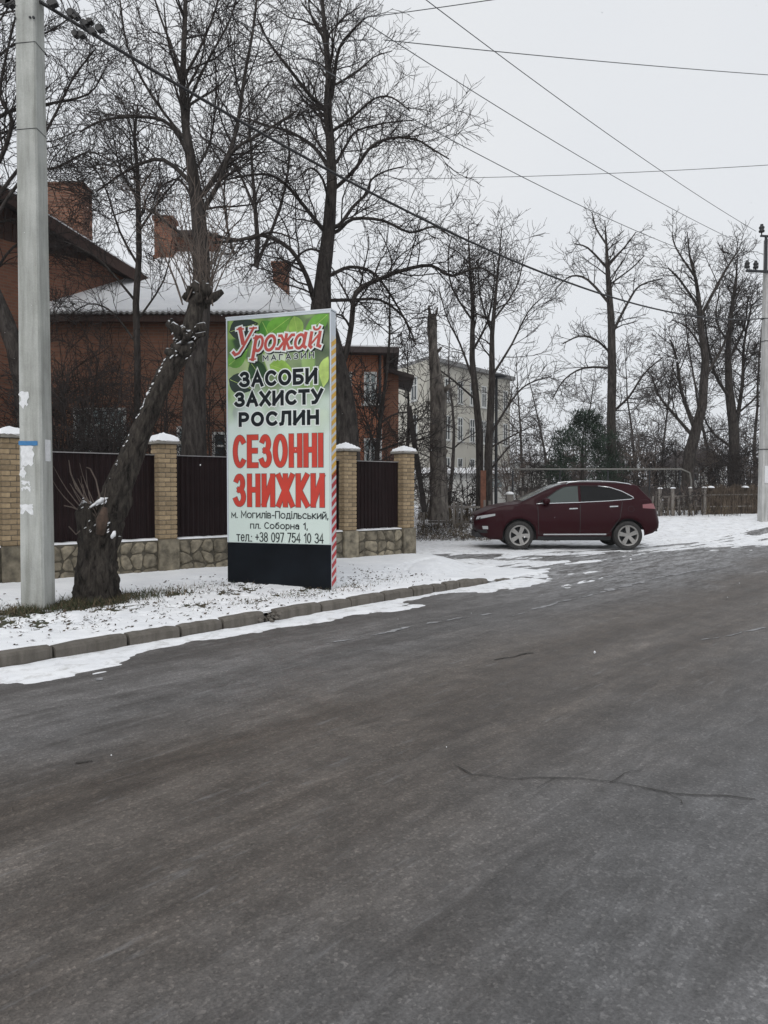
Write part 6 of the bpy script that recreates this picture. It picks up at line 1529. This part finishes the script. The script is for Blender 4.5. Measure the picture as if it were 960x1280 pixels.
for fl, (z0, z1) in enumerate(((1.9, 3.6), (4.7, 6.3), (7.2, 8.7))):
    for i in range(n):
        a = c_ + u * (LL * (i + .30) / n); b = c_ + u * (LL * (i + .72) / n); window(blk, (a.x, a.y), (b.x, b.y), z0, z1, 'win', 1, tuple(on), .06)
ul = (c_ - l_).normalized(); ol_ = Vector((ul.y, -ul.x, 0)); Ll = (c_ - l_).length
for z0, z1 in ((1.9, 3.6), (4.7, 6.3), (7.2, 8.7)):
    for i in range(2): a = l_ + ul * (Ll * (i + .35) / 2); b = l_ + ul * (Ll * (i + .62) / 2); window(blk, (a.x, a.y), (b.x, b.y), z0, z1, 'win', 1, tuple(ol_), .06)
# yellow plaster band at the far end of the ground floor
p0 = c_ + u * (LL * .02); p1 = r_ - u * .05; V, Fq = poly_extrude([(p0.x, p0.y, .2), (p1.x, p1.y, .2), (p1.x, p1.y, 1.82), (p0.x, p0.y, 1.82)], on, .04); mk('plinth_band', V, Fq, M['plaster_y'], blk)
# low annex with snowy roof
ax0, ax1 = P(520, 600, 44)[0], P(637, 600, 44)[0]
anx = thing('low_shed', 'low pale shed with a thick snow covered roof in front of the beige block', 'shed', (ax0, 44, .7))
az = P(600, 594, 44)[2]; MB().box(ax0, ax1, 44, 46, .3, az).obj('wall', M['whitewash'], anx)
MB().box(ax0 - .2, ax1 + .15, 43.7, 46.2, az + .001, az + .10).obj('roof', M['slate'], anx); MB().box(ax0 - .2, ax1 + .15, 43.68, 46.2, az + .101, az + .42).obj('roof_snow', M['snow_clean'], anx)
a = P(607, 607, 44); window(anx, (a[0], 44), (a[0] + 1.0, 44), az - .75, az - .12, 'win_pale', 1)
# small far house on the right
h3 = thing('cottage', 'small pale cottage with dark gable roof far behind the reed fence', 'house', (P(872, 600, 52)[0], 52, .8))
a, b = P(856, 604, 52), P(906, 583, 52); MB().box(a[0], b[0], 52, 57, .3, b[2]).obj('wall', M['whitewash'], h3)
mz = P(880, 560, 52)[2]; V = [(a[0] - .4, 51.6, b[2]), (b[0] + .4, 51.6, b[2]), (b[0] + .4, 57.4, b[2]), (a[0] - .4, 57.4, b[2]), ((a[0] + b[0]) / 2, 51.6, mz), ((a[0] + b[0]) / 2, 57.4, mz)]
mk('roof', V, [(0, 4, 5, 3), (1, 2, 5, 4), (0, 1, 4), (2, 3, 5), (0, 3, 2, 1)], M['roof_dark'], h3)
for wx in (866, 892): p = P(wx, 598, 52); window(h3, (p[0] - .45, 52), (p[0] + .45, 52), p[2] - .2, p[2] + .65, 'win', 1)
h4 = thing('cottage', 'far snow roofed cottage showing faintly left of the evergreen', 'house', (P(660, 600, 62)[0], 62, .9))
a, b = P(648, 604, 62), P(690, 578, 62); MB().box(a[0], b[0], 62, 67, .3, b[2]).obj('wall', M['whitewash'], h4)
mz = P(668, 556, 62)[2]; V = [(a[0] - .4, 61.5, b[2]), (b[0] + .4, 61.5, b[2]), (b[0] + .4, 67.4, b[2]), (a[0] - .4, 67.4, b[2]), (a[0] - .4, 64.5, mz), (b[0] + .4, 64.5, mz)]
mk('roof', V, [(0, 1, 5, 4), (2, 3, 4, 5), (1, 2, 5), (3, 0, 4), (0, 3, 2, 1)], M['snow_clean'], h4)

# far wooded horizon
fr_ = random.Random(14); T_ = Tree(200, .03, .25, .1, .5, 3)
for i in range(150):
    D = fr_.uniform(75, 130); px = fr_.uniform(380, 1080); x = (px - 480) / 960 * D; z = float(rise(D)) - .3; h = fr_.uniform(3, 8)
    T_.out.append(([(x, D, z), (x + fr_.gauss(0, .2), D, z + h * .5), (x + fr_.gauss(0, .4), D, z + h)], [.14, .09, .03]))
    for j in range(12):
        tt = fr_.uniform(.15, 1); T_.grow((x, D, z + h * tt), vn((fr_.gauss(0, 1), fr_.gauss(0, 1), fr_.uniform(.3, 1.2))), h * fr_.uniform(.15, .32), .045, 2)
tag(tube_obj('distant_wood', T_.out + T_.big, 3, M['twig'], None, False), 'far off leafless wood closing the view on the horizon', 'wood', kind='stuff')

# ================================================================== street lamp, pipe, low fences
D = 26.9; lx = P(620, 600, D)[0]; lz = Hxy(lx, D)
lamp = thing('street_lamp', 'dark street lamp post with a flat head next to the young pair of trees', 'lamp', (lx, D, lz))
MB().tube([(lx, D, lz - .1), (lx, D, P(620, 474, D)[2])], [.06, .045], 10).obj('post', M['steel_dark'], lamp)
c = P(622, 471, D); MB().tube([(lx, D, c[2] - .08), (c[0], D, c[2])], .03, 6).obj('arm', M['steel_dark'], lamp)
MB().lathe([(.02, .12), (.10, .10), (.30, .03), (.31, -.01), (.22, -.04), (0, -.05)], 20, 'z', (c[0], D, c[2])).obj('lamp_head', M['steel_dark'], lamp, False, True)
# gas pipe on posts
D = 30.0; gp = thing('gas_pipe', 'pale elevated gas pipe running level above the low fences', 'pipe', (P(600, 600, D)[0], D, Hxy(4, D)))
MB().tube([P(640, 586.5, D), P(700, 586.5, D), P(800, 586.5, D), P(852, 586.5, D), P(862, 591, D), P(864, 600, D), P(864, 640, D)], .032, 8).obj('pipe', M['pipe'], gp, False, True)
for px in (641, 700, 760, 812, 850):
    p = P(px, 588, D); MB().tube([(p[0], D, Hxy(p[0], D) - .1), (p[0], D, p[2])], .03, 8).obj('post', M['steel_dark'], gp)
# brown rusty post pair in front of the young trees
p = P(604, 600, 26.0); o = MB().box(p[0] - .09, p[0] + .09, 25.95, 26.05, Hxy(p[0], 26) - .1, P(604, 588, 26)[2]).obj('rusty_post', M['rust']); tag(o, 'flat rusty brown steel post in front of the young trees', 'post')
# low broken rail fence left of the car
D = 25.5; rfz = lambda px: Hxy(P(px, 640, D)[0], D)
rail = thing('rail_fence', 'low broken wooden rail fence with three upright pickets left of the car', 'fence', (P(567, 640, D)[0], D, rfz(567)))
for (xa, ya, xb, yb) in ((523, 634, 556, 640), (544, 633, 600, 634), (590, 641, 612, 634), (535, 652, 600, 653), (595, 652, 680, 650)):
    MB().beam(P(xa, ya, D), P(xb, yb, D - .05), .05, .07).obj('rail', M['wood_grey'], rail)
for px, yt in ((567.5, 626), (572, 627), (577, 626.5), (530, 628), (606, 625), (612, 626), (548, 640), (640, 628), (655, 628)):
    p = P(px, yt, D - .08); b = rfz(px); MB().beam((p[0], D - .08, b - .05), (p[0] + rng.gauss(0, .01), D - .08, p[2]), .07, .03, (0, 1, 0)).obj('picket', M['wood_grey'], rail)
p = P(637, 618, 27); o = thing('fence_post', 'short grey post with a cushion of snow above the car bonnet', 'post', (p[0], 27, Hxy(p[0], 27)))
MB().box(p[0] - .11, p[0] + .11, 26.9, 27.1, Hxy(p[0], 27) - .1, p[2]).obj('post', M['wood_grey'], o)
def snow_blob(name, c, rx, ry, rz_, parent):
    bm = bmesh.new(); bmesh.ops.create_icosphere(bm, subdivisions=2, radius=1)
    for v in bm.verts: v.co = Vector((c[0] + v.co.x * rx, c[1] + v.co.y * ry, c[2] + max(v.co.z, -.15) * rz_))
    me = bpy.data.meshes.new(name); bm.to_mesh(me); bm.free(); me.polygons.foreach_set('use_smooth', [True] * len(me.polygons)); return mkm(name, me, M['snow_clean'], parent)
snow_blob('snow_cap', (p[0], 27, p[2] + .01), .16, .15, .09, o)
# grey picket fence right of the car, then a reed fence
fr = random.Random(6)
pk = thing('picket_fence', 'uneven grey picket fence with snowy post tops behind the car tail', 'fence', (P(822, 650, 29)[0], 29, Hxy(10.3, 29)))
def fpos(px): D = 28.6 + (px - 820) * .012; return P(px, 640, D)[0], D
for i in range(34):
    px = 640 + i * 7.2 + fr.uniform(-1.5, 1.5); x, D = fpos(px) if px > 820 else (P(px, 640, 28.6)[0], 28.6); z = Hxy(x, D); h = fr.uniform(.55, 1.02)
    if 652 < px < 815 and i % 2: continue
    MB().beam((x, D, z - .05), (x + fr.gauss(0, .07), D + fr.gauss(0, .04), z + h), fr.uniform(.05, .11), .025, (0, 1, 0)).obj('picket', M['wood_grey'], pk)
for z_ in (.28, .70):
    x, D = fpos(822); x2, D2 = fpos(888); MB().beam((x, D + .03, Hxy(x, D) + z_), (x2, D2 + .03, Hxy(x2, D2) + z_ + .05), .04, .06).obj('rail', M['wood_grey'], pk)
for px in (823, 839, 861, 879):
    x, D = fpos(px); z = Hxy(x, D); MB().box(x - .05, x + .05, D - .16, D - .06, z - .1, z + 1.02).obj('post', M['wood_grey'], pk); snow_blob('snow_cap', (x + fr.uniform(-.02, .02), D - .11, z + 1.02), fr.uniform(.07, .12), .08, fr.uniform(.035, .06), pk)
rd = thing('reed_fence', 'shaggy brown fence of dry reed stalks left of the far pole', 'fence', (fpos(910)[0], fpos(910)[1], Hxy(*fpos(910))))
items = []
for i in range(1500):
    px = fr.uniform(878, 952); x, D = fpos(px); D += fr.gauss(0, .07); z = Hxy(x, D); h = fr.uniform(.75, 1.12) * (1 + .06 * math.sin(px * .35)); items.append(([(x, D, z - .05), (x + fr.gauss(0, .04), D + fr.gauss(0, .04), z + h * .55), (x + fr.gauss(0, .09), D + fr.gauss(0, .07), z + h)], [.012, .011, .006]))
tag(tube_obj('reed_stalks', items, 3, M['reed'], rd, False), kind='stuff')
for z_ in (.3, .75): x, D = fpos(880); x2, D2 = fpos(950); MB().beam((x, D - .11, Hxy(x, D) + z_), (x2, D2 - .11, Hxy(x2, D2) + z_), .03, .05).obj('rail', M['wood_grey'], rd)
x, D = fpos(905); 
for px in (887, 930): x, D = fpos(px); snow_blob('snow_cap', (x, D - .05, Hxy(x, D) + 1.02), .16, .12, .07, rd)
for i, px in enumerate((826, 838, 850, 862, 874)):
    x_, D_ = fpos(px); auto_tree('leafless_shrub', 'low scrubby brushwood growing through the grey picket fence', px, 0, D_ - .25, fr.uniform(.9, 1.5), 500 + i, 'brushwood along the picket fence', .007, .6, .7, 3, 'twig_light' if i % 2 else 'twig', 'twig', 'shrub', .016, 3)
# dark plank fence behind
pf = thing('plank_fence', 'long dark low plank fence running behind the picket and reed fences', 'fence', (P(900, 610, 33)[0], 33, Hxy(14, 33)))
for i in range(76):
    px = 650 + i * 4.4; x = P(px, 610, 33)[0]; MB().beam((x, 33, Hxy(x, 33) - .1), (x, 33, P(px, 609 + fr.uniform(-1, 1.5), 33)[2]), .14, .03, (0, 1, 0)).obj('plank', M['wood_dark'], pf)

# dry weeds between the far pavement and the fences
wr = random.Random(9); items = []; items2 = []
for i in range(7000):
    px = wr.uniform(522, 700) if wr.random() < .75 else wr.uniform(700, 960); D = wr.uniform(22.6, 28.5) if px < 700 else wr.uniform(27.5, 31)
    x = (px - 480) / 960 * D
    if px > 700 and D < 28.3: continue
    if fbm(x * 1.1, D * 1.1, 3) < .44: continue
    z = Hxy(x, D); h = wr.uniform(.08, .45) * (1.4 if D > 26.5 else .7 if D > 24.5 else .4)
    q = ([(x, D, z - .03), (x + wr.gauss(0, .05), D + wr.gauss(0, .05), z + h * .6), (x + wr.gauss(0, .12), D + wr.gauss(0, .12), z + h)], [.006, .005, .003]); (items if wr.random() < .55 else items2).append(q)
tag(tube_obj('weeds', items, 3, M['dry_grass'], None, False), 'pale dry weeds sticking out of the snow left of the car', 'weeds', kind='stuff')
tag(tube_obj('weeds', items2, 3, M['twig'], None, False), 'dark dry weed stalks along the low rail fence', 'weeds', kind='stuff')

# falling snow
sr = random.Random(15); mb = MB()
for i in range(140):
    D = sr.uniform(2.5, 16); p = P(sr.uniform(-40, 1000), sr.uniform(-20, 1100), D); r = sr.uniform(.002, .0045)
    if p[2] < .25: continue
    x, y, z = p; mb.add([(x - r, y, z), (x, y - r, z), (x + r, y, z), (x, y + r, z), (x, y, z + r * 1.3), (x, y, z - r * 1.3)], [(0, 1, 4), (1, 2, 4), (2, 3, 4), (3, 0, 4), (1, 0, 5), (2, 1, 5), (3, 2, 5), (0, 3, 5)])
tag(mb.obj('snowflakes', M['snow_clean']), 'sparse fine snowflakes falling through the air', 'snow', kind='stuff')
# haze
HAZE = 0.0005
hm = bpy.data.materials.new('winter_haze'); hm.use_nodes = True; hn = hm.node_tree; hn.nodes.clear()
ho = hn.nodes.new('ShaderNodeOutputMaterial'); hv = hn.nodes.new('ShaderNodeVolumePrincipled'); hv.inputs['Color'].default_value = (.93, .95, .98, 1); hv.inputs['Density'].default_value = HAZE; hn.links.new(hv.outputs[0], ho.inputs['Volume'])
if HAZE:
    o = MB().box(-285, 285, -85, 345, -1.5, 22).obj('haze', hm); tag(o, 'thin winter haze filling the air', 'haze', kind='stuff')
